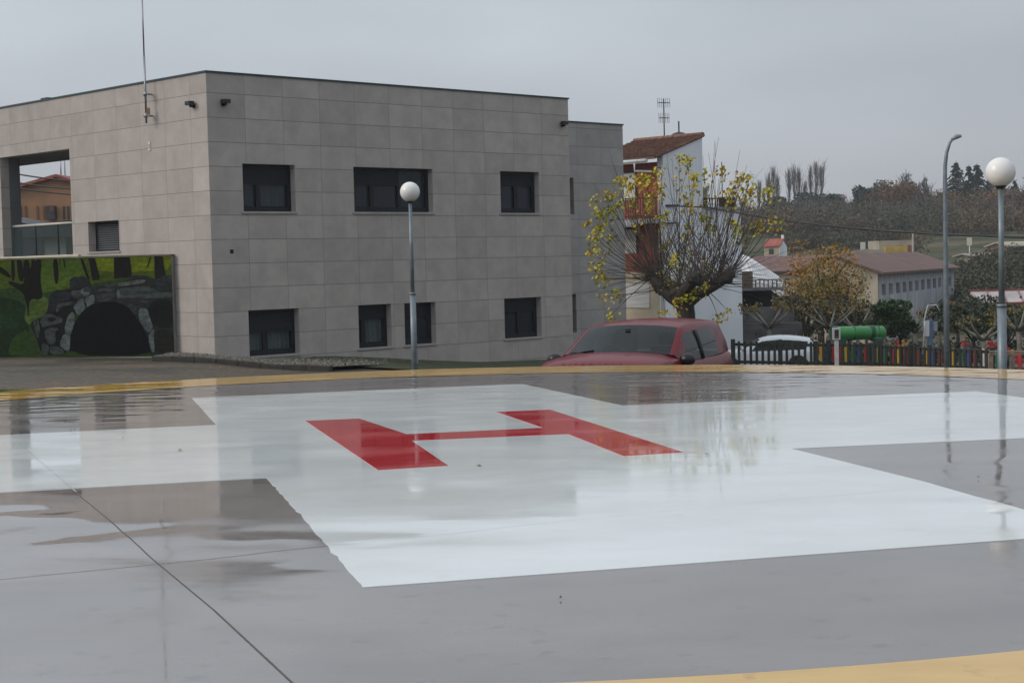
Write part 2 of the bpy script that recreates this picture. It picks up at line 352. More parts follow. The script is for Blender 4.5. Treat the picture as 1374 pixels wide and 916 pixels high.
LL1, LL2 = A_ + (A_ - D_).normalized() * 4.05, B_ + (B_ - C_).normalized() * 4.05
RN = D_ + (RF - C_); NR_ = NL + (D_ - A_) * 1.0
fa, fd = gpad(1374, 723), None
NR_ = NL + (fa - NL).normalized() * (D_ - A_).length
bd = (B_ - A_)
def rag(v):
    p = Vector((v.co.x, v.co.y, 0))
    d = (NL - A_).normalized(); t = (p - A_).dot(d); off = (p - A_ - d * t).length
    if off < .02 and .3 < t:
        v.co.x += noise.noise(Vector((t * 7, 1, 1))) * .022 + noise.noise(Vector((t * 22, 4, 1))) * .010
cross = [A_, LL1, LL2, B_, FL, FR_, C_, RF, RN, D_, NR_, NL]
sheet('white_cross', [cross], m_white, .003, rag=rag)
h = [gpad(*p) for p in ((410, 565), (482, 562), (545.5, 589.5 - 6.5), (729, 574.5), (666, 553), (738, 550), (916, 607), (836, 612), (762, 582.5), (552, 591.5), (601, 625), (507, 631))]
sheet('red_letter', [h], m_red, .006)
# ring and joints
s = MB(); IN = 7.85; INN = .03 + sum((gpad(x, y) - PC).length for x, y in ((760, 916), (1374, 870), (1060, 893))) / 3; print('INN', INN)
def ringpt(a, r): x, y = PC.x + r * cos(a), PC.y + r * sin(a); return (x, y, padz(x, y) + .0035)
K = 12
for a in range(NA + 1):
    INa = IN + (INN - IN) * max(0, -sin(2 * pi * a / NA)) ** 1.5
    for k in range(K + 1): s.v.append(ringpt(2 * pi * a / NA, INa + (RO - .02 - INa) * k / K))
for a in range(NA):
    for k in range(K): p = a * (K + 1) + k; s.f.append((p, p + 1, p + K + 2, p + K + 1)); s.m.append(0); s.sm.append(True)
s.build('yellow_ring', m_yel, pad)
def joint(p, q, w, dz, mt=m_joint):
    d = (q - p).normalized(); n = Vector((-d.y, d.x, 0)) * w / 2; s = MB(); K = int((q - p).length / .1)
    for k in range(K):
        a = p + (q - p) * (k / K); b_ = p + (q - p) * ((k + 1) / K); zz = lambda v: (v.x, v.y, padz(v.x, v.y) + dz)
        s.quad(zz(a - n), zz(b_ - n), zz(b_ + n), zz(a + n), sm=True)
    s.build('joint', mt, pad, recalc=True)
m_jw = wet('joint_under_paint', (.63, .665, .67), (.55, .585, .58))
j0, j1_, j2_ = gpad(103, 661), gpad(287, 818), gpad(395, 918)
joint(gpad(101, 660), j1_, .007, .0015); joint(j1_, j2_, .008, .0017)
jd = (j2_ - j0).normalized(); joint(j0 - jd * .02, j0 - jd * 3.1, .014, .0048, m_jw)
joint(gpad(-60, 783), gpad(441, 732), .006, .0014)
joint(gpad(444, 731.7), gpad(1230, 655), .004, .0048, m_jw)
joint(gpad(60, 618), gpad(520, 588), .012, .0045, m_jw)
# wet leaves and grit lying on the pad
m_lf = M('fallen_leaf', (.16, .10, .05), .4, .3, 20)
for i, (x, y) in enumerate([(241, 605), (643, 626), (948, 611), (165, 589), (752, 804), (1313, 642)]):
    p = gpad(x, y); s = MB(); a0 = U(0, 6); sz = .02 if i < 3 else .008; zz = padz(p.x, p.y) + .008
    pts = [(p.x + cos(a0 + t * pi / 3) * sz * U(.6, 1.3), p.y + sin(a0 + t * pi / 3) * sz * U(.6, 1.3), zz + U(0, .006)) for t in range(6)]
    c = (p.x, p.y, zz + .012)
    for t in range(6): s.tri(c, pts[t], pts[(t + 1) % 6])
    o = s.build('fallen_leaf', m_lf); tag(o, 'small dry brown leaf lying on the wet helipad', 'leaf', 'leaves and grit on the wet pad')

# ================================================================== GRAVEL BED AND KERB
m_grav = M('gravel', (.17, .155, .13), .85, .35, 30, bump=.03, bscale=25)
m_kerb = M('old_kerb', (.03, .028, .022), .8, .25, 8, bump=.01)
m_mosskerb = M('mossy_earth', (.05, .06, .022), .9, .3, 3, bump=.02)
def tg(p, dz=0): return (p[0], p[1], zg(p[0], p[1]) + dz)
k0, k1 = dp(206, 489, 38.3), dp(445, 503, 36.2); k2 = dp(640, 500, 40)
w0 = BC + l1 * 1.9 - r1 * .02; w1 = BC - l1 * .02 - r1 * .02; w2 = BC + r1 * 12.8 - l1 * .02
def strip(name, top, bot, n, mt, dz0, dz1, lab=None, rows=6):
    s = MB()
    def pl(P, t):
        L = [(Vector(P[i + 1]) - Vector(P[i])).length for i in range(len(P) - 1)]; T = sum(L) * t
        for i, l in enumerate(L):
            if T <= l or i == len(L) - 1: return Vector(P[i]).lerp(Vector(P[i + 1]), T / l)
            T -= l
    for i in range(n + 1):
        a, b_ = pl(top, i / n), pl(bot, i / n)
        for k in range(rows + 1):
            p = a.lerp(b_, k / rows); s.v.append((p.x, p.y, zg(p.x, p.y) + dz0 + (dz1 - dz0) * k / rows + noise.noise(Vector((p.x * 2, p.y * 2, 0))) * .02))
    for i in range(n):
        for k in range(rows): q = i * (rows + 1) + k; s.f.append((q, q + rows + 1, q + rows + 2, q + 1)); s.m.append(0); s.sm.append(True)
    o = s.build(name, mt, recalc=False); tag(o, kind='structure'); return o
strip('gravel_bed', [w0 + Vector((0, .0, 0)), w1, BC + r1 * 7 - l1 * .02], [k0, k1.lerp(k0, .55), k1], 60, m_grav, .06, .10)
strip('grass_verge', [BC + r1 * 3 - l1 * .03, w2, w2 + r1 * 4], [k1.lerp(k0, .3) + Vector((0, .5, 0)), k2 + Vector((1, 1.5, 0)), w2 + r1 * 4 - l1 * 2.5], 60, m_mosskerb, .14, .05)
s = MB()
for i in range(8):
    a, b_ = k0.lerp(k1, i / 8), k0.lerp(k1, (i + .998) / 8); n1 = noise.noise(Vector((i * .9, 0, 0))) * .015
    a = Vector(tg(a, .03 + n1)); b_ = Vector(tg(b_, .03 + n1)); s.bar(a, b_, .14, .20)
tag(s.build('kerb', m_kerb, bevel=.02), kind='structure')
V_, F_ = [], []
for i in range(5200):
    t = U(.0, 1); k_ = k0.lerp(k1, t); f = U(0.02, .98); e_ = w0.lerp(w1, min(1, t * 2.2)) if t < .45 else w1.lerp(BC + r1 * 7, (t - .45) / .55); p = k_.lerp(e_, f * f); z = zg(p.x, p.y) + .10; q = U(.012, .045); i0 = len(V_)
    V_ += [(p.x + U(-q, q), p.y + U(-q, q), z + U(-.01, .02)) for _ in range(3)] + [(p.x, p.y, z + q * U(.8, 1.6))]; F_ += [(i0, i0 + 1, i0 + 3), (i0 + 1, i0 + 2, i0 + 3), (i0 + 2, i0, i0 + 3)]
me = bpy.data.meshes.new('gravel_stones'); me.from_pydata(V_, [], F_); me.materials.append(M('gravel_stone', (.24, .22, .19), .8, .3, 12)); o = bpy.data.objects.new('gravel_stones', me); COL.objects.link(o)
tag(o, 'loose grey brown gravel stones filling the bed at the wall corner', 'gravel', kind='stuff')
# ================================================================== BUILDING
def tilemat(name, c, ty=.6, tx=1.1734, off=(0, 0)):
    m, ns, ln, b = newmat(name)
    t = N(ns, 'ShaderNodeTexCoord'); sep = N(ns, 'ShaderNodeSeparateXYZ'); ln.new(t.outputs['Object'], sep.inputs[0])
    g = N(ns, 'ShaderNodeNewGeometry'); vt = N(ns, 'ShaderNodeVectorTransform', vector_type='NORMAL', convert_from='WORLD', convert_to='OBJECT'); ln.new(g.outputs['True Normal'], vt.inputs[0])
    sn = N(ns, 'ShaderNodeSeparateXYZ'); ln.new(vt.outputs[0], sn.inputs[0])
    ab = N(ns, 'ShaderNodeMath', operation='ABSOLUTE'); ln.new(sn.outputs[0], ab.inputs[0])
    gt = N(ns, 'ShaderNodeMath', operation='GREATER_THAN', i1=.5); ln.new(ab.outputs[0], gt.inputs[0])
    xo = N(ns, 'ShaderNodeMath', operation='ADD', i1=off[0]); ln.new(sep.outputs[0], xo.inputs[0])
    yo = N(ns, 'ShaderNodeMath', operation='ADD', i1=off[1]); ln.new(sep.outputs[1], yo.inputs[0])
    mxn = N(ns, 'ShaderNodeMix', data_type='FLOAT'); ln.new(gt.outputs[0], mxn.inputs[0]); ln.new(xo.outputs[0], mxn.inputs[2]); ln.new(yo.outputs[0], mxn.inputs[3])
    u = N(ns, 'ShaderNodeMath', operation='DIVIDE', i1=tx); ln.new(mxn.outputs[0], u.inputs[0])
    vz = N(ns, 'ShaderNodeMath', operation='ADD', i1=-5.781 + 60 * ty); ln.new(sep.outputs[2], vz.inputs[0])
    v = N(ns, 'ShaderNodeMath', operation='DIVIDE', i1=ty); ln.new(vz.outputs[0], v.inputs[0])
    def edge(src, w):
        f = N(ns, 'ShaderNodeMath', operation='FRACT'); ln.new(src.outputs[0], f.inputs[0])
        a = N(ns, 'ShaderNodeMath', operation='SUBTRACT', i1=.5); ln.new(f.outputs[0], a.inputs[0])
        q = N(ns, 'ShaderNodeMath', operation='ABSOLUTE'); ln.new(a.outputs[0], q.inputs[0])
        r = N(ns, 'ShaderNodeMath', operation='GREATER_THAN', i1=.5 - w); ln.new(q.outputs[0], r.inputs[0]); return r
    eh, ev = edge(v, .012), edge(u, .0055)
    fu = N(ns, 'ShaderNodeMath', operation='FLOOR'); ln.new(u.outputs[0], fu.inputs[0]); fv = N(ns, 'ShaderNodeMath', operation='FLOOR'); ln.new(v.outputs[0], fv.inputs[0])
    cb = N(ns, 'ShaderNodeCombineXYZ'); ln.new(fu.outputs[0], cb.inputs[0]); ln.new(fv.outputs[0], cb.inputs[1]); ln.new(gt.outputs[0], cb.inputs[2])
    wnn = N(ns, 'ShaderNodeTexWhiteNoise'); ln.new(cb.outputs[0], wnn.inputs[0])
    k = N(ns, 'ShaderNodeMapRange', i3=.925, i4=1.06); ln.new(wnn.outputs[0], k.inputs[0])
    # streaks and cloudy glaze
    z = N(ns, 'ShaderNodeTexNoise'); z.inputs['Scale'].default_value = 1.6; z.inputs['Detail'].default_value = 6; z.inputs['Roughness'].default_value = .65
    ad = N(ns, 'ShaderNodeVectorMath', operation='ADD'); ln.new(t.outputs['Object'], ad.inputs[0]); ln.new(wnn.outputs[1], ad.inputs[1]); ln.new(ad.outputs[0], z.inputs[0])
    zs = N(ns, 'ShaderNodeMapRange', i1=.3, i2=.7, i3=.86, i4=1.1); ln.new(z.outputs[0], zs.inputs[0])
    z2 = N(ns, 'ShaderNodeTexNoise'); z2.inputs['Scale'].default_value = 1.1; z2.inputs['Detail'].default_value = 4
    mpz = N(ns, 'ShaderNodeMapping'); mpz.inputs['Scale'].default_value = (2, 2, .35); ln.new(t.outputs['Object'], mpz.inputs[0]); ln.new(mpz.outputs[0], z2.inputs[0])
    zr = N(ns, 'ShaderNodeMapRange', i1=.35, i2=.7, i3=1.02, i4=.95); ln.new(z2.outputs[0], zr.inputs[0])
    k1_ = N(ns, 'ShaderNodeMath', operation='MULTIPLY'); ln.new(k.outputs[0], k1_.inputs[0]); ln.new(zs.outputs[0], k1_.inputs[1])
    k2_ = N(ns, 'ShaderNodeMath', operation='MULTIPLY'); ln.new(k1_.outputs[0], k2_.inputs[0]); ln.new(zr.outputs[0], k2_.inputs[1])
    sc = N(ns, 'ShaderNodeVectorMath', operation='SCALE'); sc.inputs[0].default_value = c; ln.new(k2_.outputs[0], sc.inputs['Scale'])
    m1 = N(ns, 'ShaderNodeMixRGB'); ln.new(ev.outputs[0], m1.inputs[0]); ln.new(sc.outputs[0], m1.inputs[1]); m1.inputs[2].default_value = (c[0] * .6, c[1] * .6, c[2] * .6, 1)
    m2 = N(ns, 'ShaderNodeMixRGB'); ln.new(eh.outputs[0], m2.inputs[0]); ln.new(m1.outputs[0], m2.inputs[1]); m2.inputs[2].default_value = (c[0] * .46, c[1] * .46, c[2] * .46, 1)
    ln.new(m2.outputs[0], b.inputs['Base Color']); b.inputs['Roughness'].default_value = .5; b.inputs['Specular IOR Level'].default_value = .3
    # joints sunk, tiles a hair out of plane
    mh = N(ns, 'ShaderNodeMath', operation='MAXIMUM'); ln.new(eh.outputs[0], mh.inputs[0]); ln.new(ev.outputs[0], mh.inputs[1])
    bp = N(ns, 'ShaderNodeBump', invert=True); bp.inputs['Distance'].default_value = .006; bp.inputs['Strength'].default_value = .5; ln.new(mh.outputs[0], bp.inputs['Height']); ln.new(bp.outputs[0], b.inputs['Normal'])
    return m
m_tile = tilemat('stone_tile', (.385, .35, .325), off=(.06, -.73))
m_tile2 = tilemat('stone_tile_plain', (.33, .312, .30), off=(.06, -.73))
m_cap = M('coping_metal', (.02, .05, .06), .35, .1, metal=.3)
m_frame = M('anthracite_frame', (.009, .011, .016), .45, .1, spec=.3)
m_shut = M('roller_shutter', (.012, .014, .020), .6, .1, spec=.3)
m_pane = glassmat('window_glass', (.04, .05, .065), .45, tr=.9)
m_sill = M('stone_sill', (.34, .32, .30), .5, .1)
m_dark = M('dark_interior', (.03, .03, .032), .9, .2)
m_curt = M('curtain', (.55, .52, .43), .9, .3, 2, mscale=(8, 8, .3))
bld = thing('municipal_building', 'two storey flat roofed building clad in grey beige stone tiles', 'building', BC, PHI)
ZTOP = 6.27; LB = 12.83; ZB = -3.2; T2 = 3.0
ZF, ZS = 4.07, 2.865
wins = [  # s0,s1,z0,z1,kind
 (.99, 2.61, 2.87, 4.07, 'two'), (4.53, 7.33, 2.87, 4.07, 'three'), (9.93, 11.52, 2.86, 4.07, 'open'),
 (1.03, 2.60, -.77, .398, 'curt'), (4.56, 5.70, -.76, .40, 'narrow'), (6.17, 7.31, -.76, .395, 'dark'), (9.97, 11.49, -.78, .395, 'open')]
def wall_with_holes(s, a0, a1, z0, z1, holes, P, depth, m=0):
    """P(a,z,d) -> point; d = depth into the wall"""
    A = sorted(set([a0, a1] + [h[0] for h in holes] + [h[1] for h in holes])); Z = sorted(set([z0, z1] + [h[2] for h in holes] + [h[3] for h in holes]))
    for i in range(len(A) - 1):
        for j in range(len(Z) - 1):
            ca, cz = (A[i] + A[i + 1]) / 2, (Z[j] + Z[j + 1]) / 2
            if any(h[0] < ca < h[1] and h[2] < cz < h[3] for h in holes): continue
            s.quad(P(A[i], Z[j], 0), P(A[i + 1], Z[j], 0), P(A[i + 1], Z[j + 1], 0), P(A[i], Z[j + 1], 0), m)
    for h in holes:
        x0, x1, y0, y1 = h[:4]
        for p, q in (((x0, y0), (x0, y1)), ((x0, y1), (x1, y1)), ((x1, y1), (x1, y0)), ((x1, y0), (x0, y0))):
            s.quad(P(*p, 0), P(*q, 0), P(*q, depth), P(*p, depth), m)
s = MB()
PR = lambda a, z, d: (a, d, z)
PL = lambda a, z, d: (d, a, z)
wall_with_holes(s, 0, LB, ZB, ZTOP, wins, PR, .27)
op = (6.75, 10.8, 1.95, 4.85); LT = 16.
louv = (4.30, 5.89, 2.0, 2.81)
wall_with_holes(s, 0, LT, ZB, ZTOP, [op, louv], PL, .27)
s.quad((LB, 0, ZB), (LB, T2 + .2, ZB), (LB, T2 + .2, ZTOP), (LB, 0, ZTOP))
s.quad((0, LT, ZB), (0.5, LT, ZB), (0.5, LT, ZTOP), (0, LT, ZTOP))
s.build('wall', m_tile, bld)
# lower rear wing
slits = [(rfB(764.6, 260, T2)[0], rfB(770, 260, T2)[0], 2.95, 4.15), (rfB(768, 420, T2)[0], rfB(773.6, 420, T2)[0], -.93, .34)]
E2 = rfB(838, 300, T2)[0]; Z2 = 5.955
s = MB(); wall_with_holes(s, LB - .3, E2, ZB, Z2, slits, lambda a, z, d: (a, T2 + d, z), .3)
s.quad((E2, T2, ZB), (E2, T2 + 6, ZB), (E2, T2 + 6, Z2), (E2, T2, Z2))
s.quad((LB - .3, T2, Z2), (LB - .3, T2 + 6, Z2), (LB - .3, T2 + 6, ZB), (LB - .3, T2, ZB))
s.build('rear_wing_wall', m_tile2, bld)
for sl_ in slits:
    s = MB(); s.box(sl_[0], sl_[1], T2 + .24, T2 + .3, sl_[2], sl_[3]); s.build('slit_window', m_frame, bld)
# roof slabs and coping
s = MB(); s.box(.1, LB - .1, .1, op[0] - .2, ZTOP - .35, ZTOP - .25); s.box(.1, 9, op[0] - .2, LT, 5.3, 5.6); s.box(LB - .2, E2 - .1, T2 + .1, T2 + 6, Z2 - .3, Z2 - .2)
s.build('roof', m_conc, bld)
s = MB(); s.box(-.03, LB + .03, -.03, .22, ZTOP, ZTOP + .045); s.box(-.03, .22, .22, LT, ZTOP, ZTOP + .045); s.box(LB - .22, LB + .03, .22, T2 + 1, ZTOP, ZTOP + .045)
s.box(LB + .035, E2 + .03, T2 - .03, T2 + .22, Z2, Z2 + .045); s.box(E2 - .22, E2 + .03, T2 + .22, T2 + 6, Z2, Z2 + .045)
s.box(.06, .26, 8.0, 8.35, ZTOP + .045, ZTOP + .1)
s.build('coping', m_cap, bld)
# inner dark room boxes behind windows so that nothing shines through
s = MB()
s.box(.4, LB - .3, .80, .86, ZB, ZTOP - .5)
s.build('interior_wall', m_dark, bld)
def window(w):
    s0, s1, z0, z1, kind = w; W_ = s1 - s0
    D = .20
    f = MB(); fw = .06
    f.box(s0, s1, D, D + .07, z0, z0 + fw + .02); f.box(s0, s1, D, D + .07, z1 - fw, z1); f.box(s0, s0 + fw, D, D + .07, z0 + fw + .02, z1 - fw); f.box(s1 - fw, s1, D, D + .07, z0 + fw + .02, z1 - fw)
    wnd = f.build('window', m_frame, bld, bevel=.004)
    sh = {'two': .45, 'three': .42, 'open': .36, 'curt': .52, 'narrow': .34, 'dark': .36}[kind]; zs = z1 - fw - sh
    muls = {'two': [.36], 'three': [.27, .62], 'open': [.5], 'curt': [.4], 'narrow': [.27], 'dark': [.55]}[kind]
    m = MB()
    for q in muls: m.box(s0 + W_ * q - .07, s0 + W_ * q + .07, D - .012, D + .06, z0 + fw + .02, zs)
    # sash frames
    ed = [s0 + fw] + [s0 + W_ * q for q in muls] + [s1 - fw]
    for a, b_ in zip(ed[:-1], ed[1:]):
        m.box(a + .001, b_ - .001, D + .004, D + .05, z0 + fw + .021, z0 + fw + .09); m.box(b_ - .06, b_ - .002, D + .003, D + .049, z0 + fw + .09, zs)
    m.build('mullion', m_frame, wnd)
    h_ = MB()
    n = 9 if sh > .3 else 4
    x1_ = s1 - fw if kind != 'three' else s0 + W_ * .62
    for k in range(n): h_.box(s0 + fw + .002, x1_ - .002, D + .012, D + .04 + .004 * (k % 2), zs + sh * k / n + .004, zs + sh * (k + 1) / n - .002)
    h_.box(s0 + fw + .001, x1_ - .001, D + .03, D + .05, zs, z1 - fw - .001)
    h_.build('roller_shutter', m_shut, wnd)
    p = MB(); p.box(s0 + fw, s1 - fw, D + .055, D + .062, z0 + fw, z1 - fw); p.build('pane', m_pane, wnd)
    c = MB(); c.box(s0 - .06, s1 + .02, -.035, .26, z0 - .05, z0 + .004); c.build('sill', m_sill, wnd, bevel=.006)
    if kind in ('curt', 'narrow', 'two'):
        q = MB()
        x = s0 + fw
        mt = m_curt if kind != 'two' else m_grey_curt
        lim = s1 - fw
        while x < lim - .05:
            q.quad((x, .36 + .02 * sin(x * 40), z0), (x + .05, .36 + .02 * sin((x + .05) * 40), z0), (x + .05, .36 + .02 * sin((x + .05) * 40), z1), (x, .36 + .02 * sin(x * 40), z1), sm=True); x += .05
        q.build('curtain', mt, wnd)
m_grey_curt = M('grey_blind', (.16, .18, .20), .9, .3, 2, mscale=(8, 8, .3))
for w in wins: window(w)
# side vent window on the left face
s = MB(); a0, a1, z0, z1 = louv
s.box(.22, .28, a0, a1, z0, z0 + .05); s.box(.22, .28, a0, a1, z1 - .05, z1); s.box(.22, .28, a0, a0 + .05, z0 + .05, z1 - .05); s.box(.22, .28, a1 - .05, a1, z0 + .05, z1 - .05)
lv = s.build('louvre_window', m_frame, bld)
s = MB()
for k in range(12): z = z0 + .06 + k * .058; s.prism([(.225, a0 + .05, z), (.27, a0 + .05, z + .045), (.275, a0 + .05, z + .035), (.23, a0 + .05, z - .01)], (0, a1 - a0 - .1, 0))
s.build('louvre_blades', M('louvre_blade', (.10, .11, .12), .4, .1), lv)
s = MB(); s.box(-.03, .2, a0 - .03, a1 + .03, z0 - .045, z0 - .002); s.build('sill', m_sill, lv)
s = MB(); s.box(.3, .32, a0 - .1, a1 + .1, z0 - .1, z1 + .1); s.build('backing', m_dark, lv)
# passage behind the left face: ceiling, floor, pillar depth, inner walls
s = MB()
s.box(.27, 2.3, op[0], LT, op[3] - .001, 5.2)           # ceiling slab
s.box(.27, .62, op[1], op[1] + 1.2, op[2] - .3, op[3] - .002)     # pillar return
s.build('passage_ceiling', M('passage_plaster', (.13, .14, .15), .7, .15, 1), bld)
s = MB(); s.box(-.08, 2.3, op[0] - .4, LT, 1.72, 1.95); s.build('terrace_floor', M('terrace_stone', (.5, .46, .38), .6, .1, 2), bld, bevel=.02)
s = MB(); s.box(.27, 6, op[0] - .35, op[0] - .05, ZB, 5.2); s.build('passage_wall', m_conc, bld)
m_st = M('steel', (.3, .31, .32), .35, .1, metal=.8)
s = MB()
z_r = 2.84
s.tube([(.32, op[0] + .02, z_r), (.32, op[1] - .02, z_r)], .035, 8)
rl = s.build('handrail', M('pale_handrail', (.55, .55, .54), .35, .05), bld)
for a in (7.1, 8.1, 9.4): s = MB(); s.box(.30, .34, a, a + .05, 1.95, z_r - .02); s.build('rail_post', m_frame, rl)
m_rg = glassmat('rail_glass', (.16, .22, .22), .04, tr=.93)
for a, b_ in ((op[0] + .03, 7.08), (7.17, 8.08), (8.17, 9.38), (9.47, op[1] - .03)):
    s = MB(); s.box(.314, .324, a, b_, 1.98, z_r - .06); s.build('glass_panel', m_rg, rl)
# plaque, vent hole, scupper
t_, z_ = lfB(201, 196.5); s = MB(); s.box(-.02, -.002, t_ - .05, t_ + .05, z_ - .11, z_ + .11); o = s.build('number_plate', M('plate_white', (.6, .6, .58), .4, .05), bld)
s = MB(); s.box(-.024, -.0215, t_ - .022, t_ + .022, z_ - .06, z_ + .06); s.build('plate_mark', M('plate_grey', (.2, .2, .2), .5, .05), o)
s_, z_ = rfB(311, 337.5); s = MB(); s.box(s_ - .05, s_ + .05, -.004, -.002, z_ - .05, z_ + .05); s.build('vent_hole', M('hole_black', (.006, .006, .006), .9, 0), bld)
# security cameras
def seccam(P, ang, flip, lab):
    o = thing('wall_floodlight', lab, 'floodlight', P, ang, 'wall lights under the roof edge'); o.scale = (.68, .68, .68)
    s = MB(); s.box(-.15, .15, -.30, -.06, -.075, .075); s.build('housing', M('lamp_housing', (.02, .021, .025), .4, .1), o, bevel=.02)
    s = MB(); s.box(-.03 + flip, .03 + flip, -.2, -.002, -.15, -.05); s.box(-.07 + flip, .07 + flip, -.03, -.001, -.17, -.02); s.build('bracket', m_frame, o)
    s = MB(); s.box(-.13, .13, -.305, -.301, -.06, .06); s.build('lens', m_pane, o)
def onR(s_, z): p = BC + r1 * s_; return (p.x, p.y, z)
def onL(t_, z): p = BC + l1 * t_; return (p.x, p.y, z)
a_ = rfB(299, 136.5); seccam(onR(*a_), PHI, 0, 'black wall floodlight right of the corner edge on the grey face')
a_ = rfB(753.5, 165.5); seccam(onR(*a_), PHI, .02, 'black wall floodlight at the far right end of the roofline')
a_ = lfB(260, 139); seccam(onL(*a_), PHI - pi / 2, .03, 'black wall floodlight left of the corner on the pale face')
# antenna mast on left face
t_, _z = lfB(206, 150); m0 = BC + l1 * t_ - r1 * .22
mast = thing('antenna_mast', 'tall thin radio antenna mast clamped to the pale wall and rising past the roof', 'antenna', (m0.x, m0.y, 0))
s = MB(); zb_ = lfB(207, 166)[1]
s.tube([(0, 0, zb_), (0, 0, 6.9)], .028, 8); s.tube([(0, 0, 6.9), (0.0, 0, 8.6)], .02, 8); s.tube([(0, 0, 8.6), (.03, 0, 12)], [.014, .008], 6); s.build('pole', m_st, mast)
s = MB()
for zc in (lfB(206, 127)[1], lfB(206, 156)[1]):
    s = MB()
    s.bar((0, 0, zc), (r1.x * .2, r1.y * .2, zc), .04, .04); s.bar((-l1.x * .14, -l1.y * .14, zc), (l1.x * .14, l1.y * .14, zc), .03, .03)
    s.tube([(-.0, -.02, zc - .06), (0, -.02, zc + .06)], .045, 8); s.build('clamp', m_st, mast)
s = MB(); zc = lfB(206, 150)[1]; s.box(.02, .1, -.06, .02, zc - .08, zc + .08); s.build('junction_box', M('mast_copper', (.25, .14, .07), .5, .1), mast)
# ================================================================== MURAL WALL
mr0, mr1 = dp(234, 475.1, 41.0), dp(0, 476.8, 42.15)
md = (mr1 - mr0); md.z = 0; mlen = md.length; md.normalize(); mn = Vector((md.y, -md.x, 0));
if mn.y > 0: mn = -mn
HM = dp(230.5, 341.5, 41.0).z
ZM = mr0.z
mural = thing('mural_wall', 'freestanding wall painted with a stone tunnel and dark trees on green grass', 'mural', (mr0.x, mr0.y, 0), math.atan2(-md.y, -md.x))
# local frame: -x runs left along the wall, -y faces the viewer
def mp_(px, py):            # picture point -> (x, z) on the wall face
    d = ray(px, py); k = (mr0 - CAMP).dot(mn) / d.dot(mn); P = CAMP + k * d; return -(P - mr0).dot(md), P.z
MW = mlen * 1.45
s = MB(); s.box(-MW, 0, .004, .26, ZM - .6, HM - .03); s.build('wall', m_conc, mural)
s = MB(); s.box(-MW - .01, .012, -.02, .28, HM - .03, HM + .012); s.build('coping', M('mural_edge', (.13, .13, .07), .7, .2), mural)
# painting
mpt, ns, ln, b = newmat('mural_paint')
at = N(ns, 'ShaderNodeVertexColor', layer_name='Col'); t = N(ns, 'ShaderNodeTexCoord')
z = N(ns, 'ShaderNodeTexNoise'); z.inputs['Scale'].default_value = 6; z.inputs['Detail'].default_value = 10; z.inputs['Roughness'].default_value = .68
mq = N(ns, 'ShaderNodeMapping'); mq.inputs['Scale'].default_value = (1, 1, 1.8); ln.new(t.outputs['Object'], mq.inputs[0]); ln.new(mq.outputs[0], z.inputs[0])
kk = N(ns, 'ShaderNodeMapRange', i1=.3, i2=.7, i3=.3, i4=1.0); ln.new(z.outputs[0], kk.inputs[0])
vq = N(ns, 'ShaderNodeVectorMath', operation='SCALE'); ln.new(at.outputs[0], vq.inputs[0]); ln.new(kk.outputs[0], vq.inputs['Scale']); ln.new(vq.outputs[0], b.inputs['Base Color']); b.inputs['Roughness'].default_value = .8; b.inputs['Specular IOR Level'].default_value = .1
PV, PF, PCc = [], [], []
lay = [0]
def smooth(poly, it=1):
    for _ in range(it):
        q = []
        for i in range(len(poly)):
            a, c = poly[i], poly[(i + 1) % len(poly)]
            q += [(a[0] * .78 + c[0] * .22, a[1] * .78 + c[1] * .22), (a[0] * .22 + c[0] * .78, a[1] * .22 + c[1] * .78)]
        poly = q
    return poly
def paint(poly, c, sm=1, vary=0):
    poly = smooth(poly, sm) if sm else poly
    i = len(PV); lay[0] += 1; y = -.0004 * lay[0]
    from mathutils.geometry import tessellate_polygon
    pts = []
    for p in poly:
        x, zz = mp_(*p); pts.append((max(-MW, min(0, x)), y, max(ZM - .05, min(HM - .032, zz))))
    for t in tessellate_polygon([[Vector((p[0], p[2], 0)) for p in pts]]):
        a, b_, c_ = [Vector((pts[q][0], pts[q][2], 0)) for q in t]
        if (b_ - a).cross(c_ - a).z < 0: t = (t[0], t[2], t[1])
        PF.append(tuple(i + q for q in t))
    PV.extend(pts)
    for p in poly:
        k = 1 + vary * U(-1, 1); PCc.append((c[0] * k, c[1] * k, c[2] * k, 1))
A1 = lambda L: [(x / 6.108, 335 + y / 6.108) for x, y in L]             # first survey crop
A2 = lambda L: [(110 + x / 6.108, 335 + y / 6.108) for x, y in L]       # second survey crop
GR = (.05, .085, .015)
paint([(-120, 300), (240, 300), (240, 490), (-120, 490)], (.035, .065, .018), 0)
paint([(-120, 330), (240, 330), (240, 372), (150, 376), (60, 392), (40, 385), (-120, 395)], (.085, .13, .015), 0, .3)
paint([(120, 330), (240, 330), (240, 360), (170, 366), (120, 362)], (.16, .20, .01), 1, .3)
paint([(40, 335), (120, 335), (110, 372), (75, 388), (45, 396)], (.09, .15, .02), 1, .3)
paint(A1([(-400, 380), (0, 385), (200, 425), (235, 600), (240, 900), (-400, 900)]), (.016, .036, .012), 1, .2)
paint(A1([(100, 720), (240, 640), (250, 850), (60, 870)]), (.03, .07, .01), 1, .2)
paint(A1([(-500, 480), (-60, 500), (200, 620), (-60, 660), (-500, 640)]), (.02, .055, .02), 1, .2)
paint(A1([(230, 400), (390, 370), (410, 520), (330, 560), (240, 620), (195, 560)]), (.075, .12, .025), 1, .5)
BK = (.010, .009, .007)
